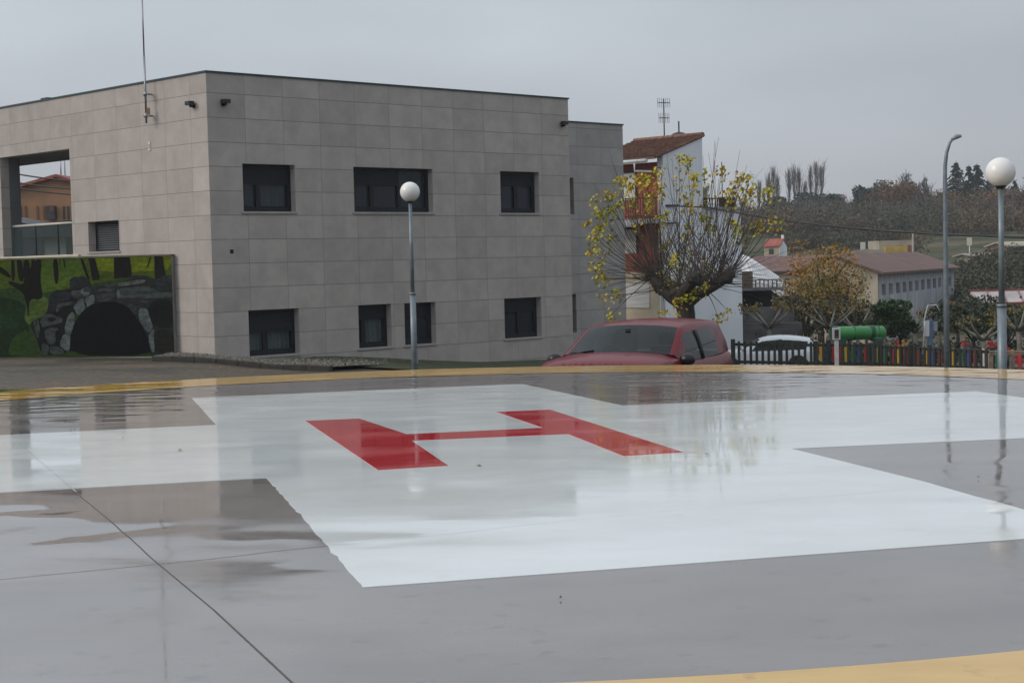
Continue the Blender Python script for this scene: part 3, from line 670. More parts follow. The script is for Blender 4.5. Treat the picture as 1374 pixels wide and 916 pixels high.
for L in ([(90, 70), (118, 70), (125, 250), (95, 260)], [(0, 130), (90, 205), (85, 240), (-60, 150)], [(135, 70), (175, 70), (200, 200), (190, 270), (150, 240)],
          [(192, 70), (240, 70), (250, 260), (195, 260)], [(255, 70), (292, 70), (290, 200), (262, 215)], [(300, 70), (342, 70), (330, 260), (355, 390), (310, 410), (265, 400), (240, 430), (235, 580), (215, 430), (190, 350), (60, 275), (85, 255), (190, 290), (205, 220)],
          [(432, 70), (475, 70), (482, 270), (450, 290)], [(655, 70), (672, 70), (735, 240), (720, 250)], [(485, 70), (497, 70), (494, 150)], [(515, 70), (527, 70), (540, 150), (530, 150)]):
    paint(A1(L), BK, 1, .2)
for L in ([(52, 60), (105, 60), (150, 245), (88, 250)], [(262, 60), (392, 60), (412, 225), (265, 235)], [(592, 45), (660, 45), (690, 235), (600, 240)], [(0, 85), (12, 85), (60, 230), (48, 240)], [(560, 60), (568, 60), (540, 145), (533, 140)]):
    paint(A2(L), (.014, .012, .010), 0, .3)
# rocks
DK = (.012, .014, .013); RK = (.055, .068, .066); RL = (.12, .15, .145); RD = (.026, .032, .034)
paint(A1([(570, 225), (720, 215), (760, 330), (660, 345), (575, 330)]), RD, 1, .3)
paint(A1([(430, 340), (590, 325), (720, 300), (760, 420), (600, 520), (520, 700), (560, 860), (340, 860), (300, 720), (240, 600), (330, 560), (390, 510), (400, 430)]), DK, 1)
paint(A2([(-40, 330), (180, 285), (300, 290), (420, 210), (520, 210), (600, 240), (745, 210), (755, 855), (560, 855), (420, 500), (250, 420), (-40, 450)]), (.03, .033, .03), 0, .2)
paint(A1([(430, 345), (575, 335), (590, 400), (480, 430), (440, 510), (395, 515), (405, 420)]), (.026, .030, .036), 1, .2)
for L, c in [([(480, 435), (620, 420), (600, 450), (500, 465), (470, 520), (455, 490)], RK), ([(585, 335), (660, 330), (690, 370), (610, 400), (585, 375)], RK), ([(665, 320), (735, 305), (735, 370), (690, 385), (665, 360)], RL),
             ([(600, 460), (690, 380), (700, 500), (650, 545), (615, 500)], RL), ([(555, 545), (600, 500), (620, 560), (590, 680), (575, 700), (525, 665)], RL), ([(525, 680), (585, 705), (570, 830), (545, 830), (485, 780)], RL),
             ([(340, 540), (400, 520), (520, 560), (510, 600), (400, 620), (350, 640), (330, 590)], RK), ([(390, 550), (470, 560), (440, 590), (400, 585)], DK), ([(370, 640), (500, 640), (450, 780), (400, 770), (370, 720)], RK), ([(265, 570), (290, 570), (325, 715), (300, 720)], RK), ([(300, 575), (322, 575), (330, 680), (315, 690)], RK),
             ([(345, 760), (405, 780), (400, 855), (345, 855)], RK), ([(412, 785), (500, 800), (530, 835), (520, 858), (412, 858)], RK), ([(455, 660), (500, 660), (490, 780), (460, 775)], DK)]:
    paint(A1(L), c, 1, .35)
for L, c in [([(5, 320), (110, 298), (130, 315), (30, 355)], RK), ([(20, 400), (100, 360), (110, 420), (75, 480), (55, 485)], RL), ([(0, 420), (15, 430), (30, 500), (5, 520), (-15, 470)], RL), ([(115, 360), (270, 345), (275, 375), (240, 410), (150, 430), (120, 400)], RK), ([(140, 320), (270, 310), (265, 340), (130, 345)], RK),
             ([(180, 280), (280, 275), (290, 300), (200, 305)], RK), ([(295, 275), (440, 250), (525, 245), (520, 270), (400, 290), (300, 300)], RL), ([(285, 320), (440, 305), (540, 290), (620, 340), (740, 345), (740, 395), (560, 400), (330, 395), (310, 400), (288, 400)], RK), ([(288, 325), (310, 325), (312, 395), (288, 400)], RL),
             ([(610, 260), (650, 215), (735, 205), (745, 330), (640, 340), (605, 300)], (.035, .042, .04)), ([(560, 440), (610, 410), (745, 405), (750, 640), (600, 640), (570, 580), (530, 520)], DK), ([(370, 450), (450, 450), (460, 530), (420, 515)], RK), ([(470, 475), (540, 480), (560, 560), (590, 640), (540, 685), (465, 560)], RL), ([(575, 650), (600, 650), (590, 720), (600, 830), (575, 845), (545, 720)], RL), ([(605, 655), (750, 650), (755, 850), (600, 850), (595, 720)], (.022, .024, .018)), ([(470, 405), (560, 410), (540, 440), (480, 430)], (.05, .06, .055))]:
    paint(A2(L), c, 1, .35)
paint(A1([(575, 860), (580, 700), (620, 590), (680, 500), (740, 455)]) + A2([(100, 440), (250, 420), (360, 450), (440, 540), (510, 650), (550, 740), (570, 862)]), (.0045, .005, .006), 1)
me = bpy.data.meshes.new('painting'); me.from_pydata(PV, [], PF); me.materials.append(mpt)
ca = me.color_attributes.new('Col', 'FLOAT_COLOR', 'POINT')
for i, c in enumerate(PCc): ca.data[i].color = c
o = bpy.data.objects.new('painting', me); COL.objects.link(o); o.parent = mural

# ================================================================== BUILDINGS SEEN THROUGH THE PASSAGE
m_orange = M('ochre_render', (.36, .20, .11), .85, .18, .6); m_redroof = M('red_roof_tile', (.33, .085, .055), .7, .25, 3)
D = 88.
oh = thing('ochre_house', 'ochre gabled house with thin red roof seen through the passage opening', 'house', tuple(dp(78, 300, D)[:2]) + (0,), -.05)
def lo(px, py, dd=0): p = dp(px, py, D + dd) - Vector(oh.location); c, s_ = cos(.05), sin(.05); return Vector((p.x * c - p.y * s_, p.x * s_ + p.y * c, p.z))
gl = [lo(-20, 262), lo(-20, 330), lo(150, 330), lo(150, 262), lo(78, 238)]
s = MB(); s.prism([(p.x, 0, p.z) for p in gl], (0, 10, 0)); s.build('wall', m_orange, oh, recalc=True)
ap = gl[4]; eL_, eR_ = lo(-24, 266), lo(156, 266)
for e_, nm in ((eL_, 'roof_slope'), (eR_, 'roof_slope')):
    s = MB(); s.prism([(ap.x, -.4, ap.z), (ap.x, -.4, ap.z + .16), (e_.x, -.4, e_.z + .16), (e_.x, -.4, e_.z)], (0, 10.8, 0)); s.build(nm, m_redroof, oh, recalc=True)
m_win = M('far_window', (.04, .042, .045), .2, .1)
for px in (27, 34, 50, 59, 86, 92):
    p = lo(px, 284); s = MB(); s.box(p.x - .06, p.x + .06, -.04, -.005, p.z - .4, p.z + .3); s.build('window', M('brown_shutter', (.14, .075, .04), .7, .1) if px < 85 else m_win, oh)
p = lo(70, 285); s = MB(); s.box(p.x - .24, p.x + .24, -.3, -.002, p.z - .4, p.z + .35); w_ = s.build('dormer_window', m_win, oh)
s = MB(); s.box(p.x - .02, p.x + .2, -.34, -.302, p.z, p.z + .3); s.build('panel', M('brown_panel', (.12, .05, .04), .6, .1), w_)
s = MB(); s.tube([(ap.x - .5, 2, ap.z - .2), (ap.x - .5, 2, ap.z + 1.3)], .04, 5); s.tube([(ap.x - .3, 2.1, ap.z - .2), (ap.x - .3, 2.1, ap.z + 1.4)], .03, 5); s.build('chimney_pipe', m_st, oh)
D = 60.
sh = thing('low_shed', 'pale walled shed with dark sloping roof behind the glass railing', 'shed', tuple(dp(60, 330, D)[:2]) + (0,))
def ls(px, py): p = dp(px, py, D) - Vector(sh.location); return p.x, p.z
x0, z0 = ls(-10, 350); x1, z1 = ls(130, 310)
s = MB(); s.box(x0, x1, 0, 4, z0 - 1, z1); s.build('wall', M('shed_render', (.36, .34, .30), .85, .2, 1), sh)
a, b_, c = ls(-10, 288), ls(50, 303), ls(135, 290)
s = MB(); s.prism([(a[0], -.4, a[1]), (b_[0], -.4, b_[1]), (c[0], -.4, c[1]), (c[0], -.4, z1 - .2), (a[0], -.4, z1 - .2)], (0, 4.6, 0)); s.build('roof', M('dark_roof', (.03, .03, .032), .6, .2), sh, recalc=True)
for px, w in ((35, 1.3), (100, .6)):
    x, z = ls(px, 330); s = MB(); s.box(x - w / 2, x + w / 2, -.05, -.004, z - .7, z + .5); s.build('window', m_win, sh)
m_cable = M('black_cable', (.012, .012, .012), .6, 0)
for (y0, y1, k) in ((213, 232, 'top'), (226, 242, 'middle'), (232, 250, 'lowest')):
    P0, P1 = dp(-120, y0 - 24, 70), dp(160, y1 + 12, 62); pts = [P0.lerp(P1, t / 16) - Vector((0, 0, .5 * 4 * (t / 16) * (1 - t / 16))) for t in range(17)]
    s = MB(); s.tube(pts, .03, 4); tag(s.build('overhead_wire', m_cable), k + ' of the three wires seen through the passage opening', 'wire', 'wires behind the passage')

# ================================================================== GLOBE LAMPS AND STREET LIGHT
m_galv = M('galvanised_pole', (.20, .24, .27), .45, .15, 6, metal=.35); m_globe = M('opal_globe', (.74, .74, .72), .28, .04, 2); m_blk = M('black_plastic', (.015, .015, .016), .4, 0)
def globe_lamp(px, gy, gr, D, by, lab, sh):
    g_ = dp(px, gy, D); rad = gr * D / FPX
    z0 = zg(g_.x, g_.y) - .05; gz = g_.z
    o = thing('globe_lamp', lab, 'lamp post', (g_.x, g_.y, z0), 0, 'globe lamps around the helipad')
    H = gz - z0
    s = MB(); s.tube([(0, 0, 0), (0, 0, 1.9 * sh)], .062 * sh, 12); s.tube([(0, 0, 1.9 * sh), (0, 0, 1.94 * sh)], .07 * sh, 12); s.tube([(0, 0, 1.94 * sh), (0, 0, H - rad * 1.02)], [.042 * sh, .034 * sh], 12); s.build('pole', m_galv, o)
    s = MB(); s.lathe([(.0, H - rad * 1.12), (.05, H - rad * 1.12), (.07, H - rad * 1.0), (.085, H - rad * .93), (.06, H - rad * .9)], 20); s.build('collar', m_blk, o)
    s = MB(); s.lathe([(max(.001, rad * sin(pi * k / 20)), H - rad * cos(pi * k / 20)) for k in range(21)], 36); s.build('globe', m_globe, o)
    s = MB(); s.box(.04 * sh + .005, .06 * sh + .012, -.04, .04, .5, .8); s.build('access_door', m_galv, o)
    return o
globe_lamp(550, 257.5, 13.3, 33, 495, 'white globe lamp on thin grey pole before the stone building facade', 1)
globe_lamp(1342.5, 231, 19.6, 22.4, 495, 'large white globe lamp on grey pole at the right edge by the fence', 1)
D = 41.; b0 = dp(1270.5, 495, D); z0 = zg(b0.x, b0.y) - .1
stl = thing('street_light', 'tall galvanised street light with curved neck and small flat head', 'street light', (b0.x, b0.y, z0))
pp = [Vector((0, 0, 0))] + [dp(x, y, D) - Vector((b0.x, b0.y, z0)) for x, y in ((1269.5, 400), (1267.5, 250), (1268, 222), (1270, 205), (1274, 192), (1279, 185.5))]
for p in pp[1:]: p.y = 0
pp[1].x = 0; pp[2].x = 0; off0 = dp(1267.6, 240, D).x - b0.x
for p in pp[3:]: p.x -= off0
s = MB(); s.tube(pp, [.075, .066, .052, .048, .044, .038, .03], 12); s.build('pole', m_galv, stl)
e_ = pp[-1]; s = MB(); s.tube([e_ - Vector((.05, 0, .04)), e_ + Vector((.08, 0, .04)), e_ + Vector((.2, 0, .05))], [.035, .065, .035], 10); s.build('lamp_head', M('lamp_grey', (.25, .27, .28), .4, .1), stl)

# ================================================================== CARS
m_tyre = M('tyre', (.015, .015, .015), .8, .1); m_rim = M('rim', (.25, .25, .26), .35, .05, metal=.8)
m_glass_car = glassmat('car_glass', (.008, .016, .020), .30, .02, tr=.25); m_dim = M('car_interior', (.02, .021, .024), .8, .1); m_lens = M('headlight_glass', (.5, .53, .56), .08, .1, coat=1); m_rl = M('tail_light_red', (.5, .01, .012), .15, .1, coat=1)
def carpaint(name, c):
    m, ns, ln, b = newmat(name); b.inputs['Base Color'].default_value = list(c) + [1]; b.inputs['Metallic'].default_value = 0; b.inputs['Roughness'].default_value = .5; b.inputs['Specular IOR Level'].default_value = .08
    b.inputs['Coat Weight'].default_value = .38; b.inputs['Coat IOR'].default_value = 1.33; b.inputs['Coat Roughness'].default_value = .03
    t = N(ns, 'ShaderNodeTexCoord'); v = N(ns, 'ShaderNodeTexVoronoi'); v.inputs['Scale'].default_value = 55; ln.new(t.outputs['Object'], v.inputs[0])   # rain drops
    r = N(ns, 'ShaderNodeMapRange', i1=0, i2=.35, i3=1, i4=0); ln.new(v.outputs[0], r.inputs[0]); bp = N(ns, 'ShaderNodeBump'); bp.inputs['Distance'].default_value = .0012; bp.inputs['Strength'].default_value = .5
    ln.new(r.outputs[0], bp.inputs['Height']); ln.new(bp.outputs[0], b.inputs['Coat Normal']); return m
def lerp(a, b, t): return a + (b - a) * t
def interp(L, x):
    for (x0, v0), (x1, v1) in zip(L[:-1], L[1:]):
        if x <= x1: t = max(0, (x - x0) / (x1 - x0)); return v0 + (v1 - v0) * t
    return L[-1][1]
def car(name, lab, cat, loc, rz, paint_m, P, details):
    """x forward, y left. P: dict of profiles"""
    o = thing(name, lab, cat, loc, rz)
    X0, X1 = P['rear'], P['front']; hw, belt, plan = P['hw'], P['belt'], P['plan']
    xs = sorted(set([X0, X0 + .04, X0 + .12, X0 + .3] + [X0 + .3 + (X1 - X0 - .6) * k / 16 for k in range(17)] + [X1 - .3, X1 - .12, X1 - .04, X1]))
    s = MB(); NSEC = 0
    for x in xs:
        w = interp(plan, x); zb = interp(belt, x); zc = interp(P['crown'], x); lo_ = interp(P['low'], x)
        half = [(0, lo_), (w * .8, lo_), (w * .96, lo_ + .08), (w, lerp(lo_, zb, .3)), (w * 1.0, lerp(lo_, zb, .55)), (w * .985, lerp(lo_, zb, .8)), (w * .955, zb - .03), (w * .91, zb), (w * .7, lerp(zb, zc, .6)), (w * .35, lerp(zb, zc, .93)), (0, zc)]
        full = [(y, z) for y, z in half] + [(-y, z) for y, z in half[-2:0:-1]]
        NSEC = len(full)
        for y, z in full: s.v.append((x, y, z))
    for i in range(len(xs) - 1):
        for k in range(NSEC): a = i * NSEC + k; b_ = i * NSEC + (k + 1) % NSEC; s.f.append((a, b_, b_ + NSEC, a + NSEC)); s.m.append(0); s.sm.append(True)
    s.f.append(tuple(range(NSEC))); s.m.append(0); s.sm.append(True); q = (len(xs) - 1) * NSEC; s.f.append(tuple(q + k for k in range(NSEC))[::-1]); s.m.append(0); s.sm.append(True)
    body = s.build('body', paint_m, o, recalc=True)
    # greenhouse: centre line G = [(x, z)] from cowl over roof to tail; half widths
    G, gw, gb = P['G'], P['gw'], P['gb']     # gb: belt points (x, y, z) for each G index
    ncol = 12; rows = []; VC = [-1, -.925] + [-.925 + 1.85 * k / 10 for k in range(1, 10)] + [.925, 1]
    for i, (x, z) in enumerate(G):
        w = gw[i]; bow = P['bow'][i]; row = []
        for k in range(ncol + 1):
            v = VC[k]; row.append(Vector((x - bow * v * v, w * v, z - P['sag'][i] * v * v * (1 + .6 * v * v))))
        rows.append(row)
    wsr, rwr = P['ws'], P['rw']
    paint_mb, glass_mb, rg_mb, side = MB(), MB(), MB(), {1: MB(), -1: MB()}
    def cell(mb, a, b_, c, d): mb.quad(a, b_, c, d, sm=True)
    for i in range(len(G) - 1):
        for k in range(ncol):
            a, b_, c, d = rows[i][k], rows[i + 1][k], rows[i + 1][k + 1], rows[i][k + 1]
            inner = 0 < k < ncol - 1
            mb = glass_mb if (wsr[0] <= i < wsr[1] and inner) else rg_mb if (rwr[0] <= i < rwr[1] and inner) else paint_mb
            cell(mb, a, d, c, b_)
    for sg in (1, -1):
        K = 5
        for i in range(len(G) - 1):
            e0, e1 = rows[i][ncol if sg > 0 else 0], rows[i + 1][ncol if sg > 0 else 0]; b0 = Vector(gb[i]); b1 = Vector(gb[i + 1]); b0.y *= sg; b1.y *= sg
            for k in range(K):
                def pt(e, b_, t): p = e.lerp(b_, t); p.y += sg * P['tum'] * sin(pi * t); return p
                a, b_, c, d = pt(e0, b0, k / K), pt(e1, b1, k / K), pt(e1, b1, (k + 1) / K), pt(e0, b0, (k + 1) / K)
                mb = side[sg] if (i in P['sidewin'] and k > 0) else paint_mb
                if sg > 0: cell(mb, a, b_, c, d)
                else: cell(mb, a, d, c, b_)
    paint_mb.build('roof_and_pillars', paint_m, o, recalc=True)
    glass_mb.build('windscreen', m_glass_car, o, recalc=True); rg_mb.build('rear_window', m_glass_car, o, recalc=True)
    for sg in (1, -1):
        side[sg].build('side_window', m_glass_car, o, recalc=True)
        s = MB()
        for i in P['bars']:      # black door pillars standing just proud of the side glass
            e0 = rows[i][ncol if sg > 0 else 0]; b0 = Vector(gb[i]); b0.y *= sg
            pts = []
            for t in range(1, 6): p = e0.lerp(b0, t / 5); p.y += sg * (P['tum'] * sin(pi * t / 5) + .004); pts.append(p)
            s.tube(pts, .03, 4)
        s.build('door_pillar', m_blk, o)
    # cabin interior
    s = MB(); s.box(G[-1][0] + .35, P['dash'], -.6, .6, .55, P['beltz'] - .04); it = s.build('cabin', m_dim, o)
    for y in (-.36, .36):
        s = MB(); s.box(P['dash'] - 1.15, P['dash'] - .95, y - .24, y + .24, P['beltz'] - .05, P['beltz'] + .16); s.box(P['dash'] - 1.14, P['dash'] - 1.04, y - .13, y + .13, P['beltz'] + .18, P['beltz'] + .36); s.build('seat', m_dim, it, bevel=.04)
    for x in P['wheels']:
        for sg in (1, -1):
            y = sg * (hw - .12)
            s = MB(); s.tube([(x, sg * (hw - .3), .37), (x, sg * (hw + .004), .37)], .42, 28); s.build('wheel_arch', m_blk, o)
            s = MB(); s.tube([(x, y - sg * .1, .35), (x, y + sg * .1, .35), (x, y + sg * .14, .35)], [.34, .34, .30], 28); wh = s.build('wheel', m_tyre, o)
            s = MB(); s.tube([(x, y + sg * .141, .35), (x, y + sg * .15, .35)], [.23, .21], 20); s.build('rim', m_rim, wh)
    details(o, P)
    return o
def suv_details(o, P):
    for sg in (1, -1):
        s = MB(); s.lathe([(max(.001, .5 * sin(pi * k / 10)), -.5 * cos(pi * k / 10)) for k in range(11)], 16)
        s.v = [(.86 + x * .16, sg * .985 + y * .23, 1.165 + z * (.19 if z > 0 else .16)) for x, y, z in s.v]
        m_ = s.build('wing_mirror', M('gloss_black', (.010, .010, .012), .3, 0, spec=.3), o, recalc=True)
        s = MB(); s.tube([(.86, sg * .82, 1.09), (.87, sg * .93, 1.11)], .03, 8); s.build('stalk', m_blk, m_)
        s = MB(); s.prism([(2.12, sg * .50, .985), (1.80, sg * .80, .995), (1.78, sg * .90, .92), (2.10, sg * .80, .84), (2.24, sg * .50, .87)], (0, 0, .001))
        s = MB(); p = [(2.215, .47), (2.12, .70), (1.98, .865), (1.75, .93)]
        for (xa, ya), (xb, yb) in zip(p[:-1], p[1:]):
            s.quad((xa + .03, sg * (ya + .012), .92), (xb + .03, sg * (yb + .012), .92), (xb - .01, sg * (yb - .005), 1.12), (xa - .01, sg * (ya - .005), 1.09), sm=True)
        s.build('headlight', m_lens, o, recalc=True)
        s = MB(); s.tube([(1.06, sg * .55 - .12, 1.275), (1.06, sg * .2 - .12, 1.315)], .012, 5); s.build('wiper', m_blk, o)
        s = MB(); s.bar((-.1, sg * .955, 1.02), (.12, sg * .955, 1.02), .03, .03); s.build('door_handle', o.children[0].data.materials[0], o)
        s = MB(); s.box(-2.27, -2.2, sg * .74 - .07, sg * .74 + .07, .88, 1.06); s.build('tail_light', m_rl, o, bevel=.02)
    s = MB(); s.box(2.2, 2.285, -.45, .45, .62, .82); s.build('grille', m_blk, o, bevel=.02)
    s = MB(); s.box(2.29, 2.31, -.26, .26, .42, .53); s.build('number_plate', M('plate_white2', (.7, .7, .68), .4, 0), o)
    # hood letters
    cu = bpy.data.curves.new('hood_letters', 'FONT'); cu.body = 'DISCOVERY'; cu.size = .085; cu.space_character = 2.2; cu.extrude = .004; cu.align_x = 'CENTER'
    to = bpy.data.objects.new('hood_letters', cu); COL.objects.link(to)
    bpy.context.view_layer.update(); me = bpy.data.meshes.new_from_object(to.evaluated_get(bpy.context.evaluated_depsgraph_get())); bpy.data.objects.remove(to)
    me.materials.clear(); me.materials.append(m_blk); to = bpy.data.objects.new('hood_letters', me); COL.objects.link(to); to.parent = o
    to.location = (2.13, 0, 1.155); to.rotation_euler = (radians(38), 0, radians(90))
    s = MB(); s.box(.42, .47, -.07, .07, 1.50, 1.56); s.box(.47, .50, -.04, .04, 1.53, 1.60); s.build('rear_view_mirror', m_blk, o, bevel=.01)
    for sg in (1, -1):
        s = MB(); s.tube([(.98, sg * .62, 1.25), (1.5, sg * .56, 1.235), (2.0, sg * .47, 1.165)], .006, 4); s.build('hood_crease', o.children[0].data.materials[0], o)
SUV = dict(front=2.28, rear=-2.3, hw=.95, beltz=1.13,
    plan=[(-2.3, .78), (-2.18, .87), (-1.9, .93), (-1, .95), (1.2, .95), (1.6, .94), (1.95, .88), (2.12, .77), (2.22, .60), (2.28, .48)],
    belt=[(-2.3, .98), (-2.1, 1.12), (-1, 1.115), (.2, 1.13), (.9, 1.19), (1.5, 1.19), (2.0, 1.13), (2.18, 1.06), (2.28, .92)],
    crown=[(-2.3, 1.0), (-2.1, 1.13), (-1, 1.13), (.9, 1.30), (1.5, 1.28), (2.0, 1.20), (2.18, 1.11), (2.28, .94)],
    low=[(-2.3, .45), (-2, .28), (2, .25), (2.28, .38)],
    G=[(1.16, 1.285), (.92, 1.38), (.66, 1.485), (.43, 1.585), (.29, 1.635), (.12, 1.66), (-.35, 1.685), (-.9, 1.685), (-1.35, 1.67), (-1.85, 1.64), (-1.94, 1.60), (-2.05, 1.42), (-2.14, 1.15)],
    gw=[.82, .795, .765, .73, .715, .705, .705, .705, .70, .68, .68, .72, .77],
    bow=[.22, .19, .15, .12, .10, .06, 0, 0, 0, .05, .05, .05, .06],
    sag=[.03, .03, .03, .032, .035, .036, .036, .036, .034, .03, .03, .02, .01],
    gb=[(.93, .87, 1.155), (.85, .87, 1.155), (.72, .875, 1.15), (.55, .88, 1.145), (.45, .88, 1.14), (.15, .885, 1.13), (-.35, .885, 1.11), (-.9, .885, 1.115), (-1.25, .88, 1.12), (-1.55, .87, 1.12), (-1.65, .86, 1.12), (-2.0, .83, 1.12), (-2.14, .78, 1.12)],
    ws=(0, 4), rw=(10, 12), sidewin=(3, 4, 5, 6, 7), bars=(6,), tum=.02, dash=.8, wheels=(1.4, -1.36))
c0 = dp(856, 450, 25.6); gz = zg(c0.x, c0.y)
TH = radians(22)
SUVZ = dp(850, 430, 25.5).z - 1.69 * 1.08
suv = car('parked_suv', 'dark red rain wet suv parked nose forward behind the helipad rim', 'car', (c0.x, c0.y, SUVZ), math.atan2(-cos(TH), -sin(TH)), carpaint('dark_red_paint', (.125, .004, .010)), SUV, suv_details)
def hatch_details(o, P):
    for sg in (1, -1):
        s = MB(); s.box(-2.16, -2.02, sg * .78 - .07, sg * .78 + .09, .80, 1.05); s.build('tail_light', m_rl, o, bevel=.02)
        s = MB(); s.lathe([(max(.001, .5 * sin(pi * k / 8)), -.5 * cos(pi * k / 8)) for k in range(9)], 12); s.v = [(.75 + x * .16, sg * .95 + y * .22, 1.02 + z * .16) for x, y, z in s.v]; s.build('wing_mirror', o.children[0].data.materials[0], o, recalc=True)
        s = MB(); s.box(2.0, 2.12, sg * .6 - .15, sg * .6 + .15, .68, .80); s.build('headlight', m_lens, o, bevel=.02)
    s = MB(); s.box(-2.17, -2.14, -.26, .26, .6, .72); s.build('number_plate', M('plate_white3', (.7, .7, .68), .4, 0), o)
suv.scale = (1.08, 1.08, 1.08)
HB = dict(SUV); HB.update(ws=(0, 3), front=2.12, rear=-2.14, hw=.88, beltz=.98,
    plan=[(-2.14, .72), (-2.0, .82), (-1.6, .87), (1.2, .87), (1.8, .82), (2.02, .68), (2.12, .5)],
    belt=[(-2.14, .86), (-1.95, .98), (-1, .97), (.9, .93), (1.5, .86), (2.0, .74), (2.12, .62)], crown=[(-2.14, .88), (-1.95, .99), (-1, .99), (.9, 1.0), (1.5, .93), (2.0, .80), (2.12, .66)],
    low=[(-2.14, .4), (-1.8, .24), (1.8, .2), (2.12, .3)],
    G=[(1.05, .98), (.80, 1.10), (.5, 1.24), (.25, 1.35), (.12, 1.39), (-.1, 1.43), (-.5, 1.46), (-.9, 1.45), (-1.3, 1.41), (-1.62, 1.36), (-1.7, 1.33), (-1.88, 1.18), (-2.02, .98)],
    gw=[.76, .70, .65, .60, .59, .585, .585, .585, .58, .56, .56, .61, .68],
    gb=[(.85, .80, .93), (.75, .80, .93), (.6, .81, .93), (.45, .81, .93), (.35, .81, .93), (.1, .82, .94), (-.4, .82, .95), (-.9, .82, .96), (-1.25, .81, .97), (-1.6, .79, .97), (-1.7, .78, .97), (-1.9, .75, .97), (-2.02, .70, .97)],
    sidewin=(3, 4, 5, 6, 7, 8), bars=(6, 8), dash=.65, wheels=(1.3, -1.3))
Dc = 57.; c1 = dp(1023, 470, Dc); hz = dp(1040, 449, Dc).z - 1.46
hc = car('parked_hatchback', 'white hatchback parked beyond the dark picket fence, tail to the right', 'car', (c1.x + .1, c1.y, hz), radians(180 - 14), carpaint('white_car_paint', (.62, .65, .68)), HB, hatch_details)
hc.scale = (.92, .92, 1)

# ================================================================== HOUSE WITH WHITE SIDE WALL
HD = 60.; HC = dp(891, 300, HD); HC.z = 0
house = thing('white_and_brick_house', 'three storey house with white rendered side, red brick front and tiled roof', 'house', HC, PHI)
m_wr = M('white_render', (.76, .79, .83), .85, .12, .35, mscale=(1, 1, .6)); m_brick = M('red_brick', (.36, .10, .06), .85, .25, 2); m_cream = M('cream_render', (.52, .46, .34), .85, .1, 1)
hs = lambda x, y: rfB(x, y, 0, HC)
hf = lambda x, y: lfB(x, y, 0, HC)
sR, zR = hs(942, 184.5); zE = hs(890, 207.5)[1]; s2 = hs(994, 281)[0]; zT = hs(990, 281)[1]; zT0 = hs(946, 277)[1]
tl = hf(800, 300)[0]; GZ = -5.5
s = MB(); s.prism([(0, 0, GZ), (sR, 0, GZ), (sR, 0, zR), (0, 0, zE)], (0, .28, 0)); s.prism([(sR, .002, GZ), (s2, .002, GZ), (s2, .002, zT), (sR, .002, zT)], (0, 9, 0)); s.build('white_side_wall', m_wr, house, recalc=True)
zB = {k: hf(870, v)[1] for k, v in dict(eave=221, b1=283, aw=300, low=365, bot=440).items()}
s = MB(); s.box(.003, .3, .28, tl, zB['low'], zE - .25); s.build('brick_front', m_brick, house)
s = MB(); s.box(.0, .3, .28, tl, GZ, zB['low'] - .002); s.build('cream_ground_floor', m_cream, house)
# roof: slope up to ridge line at sR then back
m_rt = M('old_roof_tile', (.26, .13, .09), .85, .35, 5, mscale=(.4, 3, 1), bump=.05, bscale=6)
s = MB(); ztr = zR - .02
def tilerow(x): return zE + (zR - zE) * x / sR
nT = 60
for k in range(nT):     # corrugated tile channels
    t0, t1 = -.08 + (tl + .08) * k / nT, -.08 + (tl + .08) * (k + 1) / nT; tm = (t0 + t1) / 2
    for q in range(10):
        x0, x1 = -.5 + (sR + .55) * q / 10, -.5 + (sR + .55) * (q + 1) / 10 + .03
        za, zb2 = tilerow(x0) + .10 + .03, tilerow(x1) + .09
        s.quad((x0, t0, za - .07), (x0, tm, za + .02), (x1, tm, zb2 + .02), (x1, t0, zb2 - .07)); s.quad((x0, tm, za + .02), (x0, t1, za - .07), (x1, t1, zb2 - .07), (x1, tm, zb2 + .02))
rf_o = s.build('tiled_roof', m_rt, house)
s = MB(); s.prism([(-.5, -.04, tilerow(-.5) - .02), (sR, -.04, zR), (sR, -.04, zR + .08), (-.5, -.04, tilerow(-.5) + .08)], (0, tl, 0)); s.build('roof_deck', M('brown_fascia', (.12, .07, .05), .8, .1), house, recalc=True)
s = MB(); s.tube([(sR, -.05, zR + .1), (sR, tl, zR + .1)], .10, 8); s.build('ridge_tiles', m_rt, house)
s = MB(); zg_ = tilerow(-.5) - .06
s.tube([(-.56, .3, zg_), (-.56, tl, zg_)], .07, 8); s.tube([(-.56, .9, zg_), (-.56, .9, zg_ - .35), (-.1, .25, zg_ - .4), (-.05, .1, zg_ - .5), (-.05, .12, GZ)], .045, 8); s.build('gutter', M('white_gutter', (.6, .62, .63), .4, .05), house)
# balcony, awning, shutters
m_iron = M('dark_iron', (.03, .02, .02), .6, .1)
zf1 = hf(870, 296)[1]; zf0 = hf(870, 377)[1]
s = MB(); s.box(-.9, 0, .1, tl, zf1 - .12, zf1 + .05); s.build('balcony_slab', M('balcony_edge', (.42, .42, .42), .7, .1), house)
s = MB(); zr_ = hf(870, 266)[1]
s.box(-.9, -.86, .1, tl, zr_ - .04, zr_); s.box(-.9, -.86, .1, tl, zf1 + .14, zf1 + .17)
t = .12
while t < tl: s.box(-.888, -.872, t, t + .02, zf1 + .05, zr_ - .04); t += .12
for x in (-.7, -.5, -.3, -.1): s.box(x - .01, x + .01, .1, .12, zf1 + .05, zr_ - .04)
s.box(-.9, 0, .1, .13, zr_ - .04, zr_)
s.build('balcony_railing', m_iron, house)
ta, tb = hf(874, 300)[0], tl
s = MB()
zt_ = hf(862, 295)[1]; n = 30
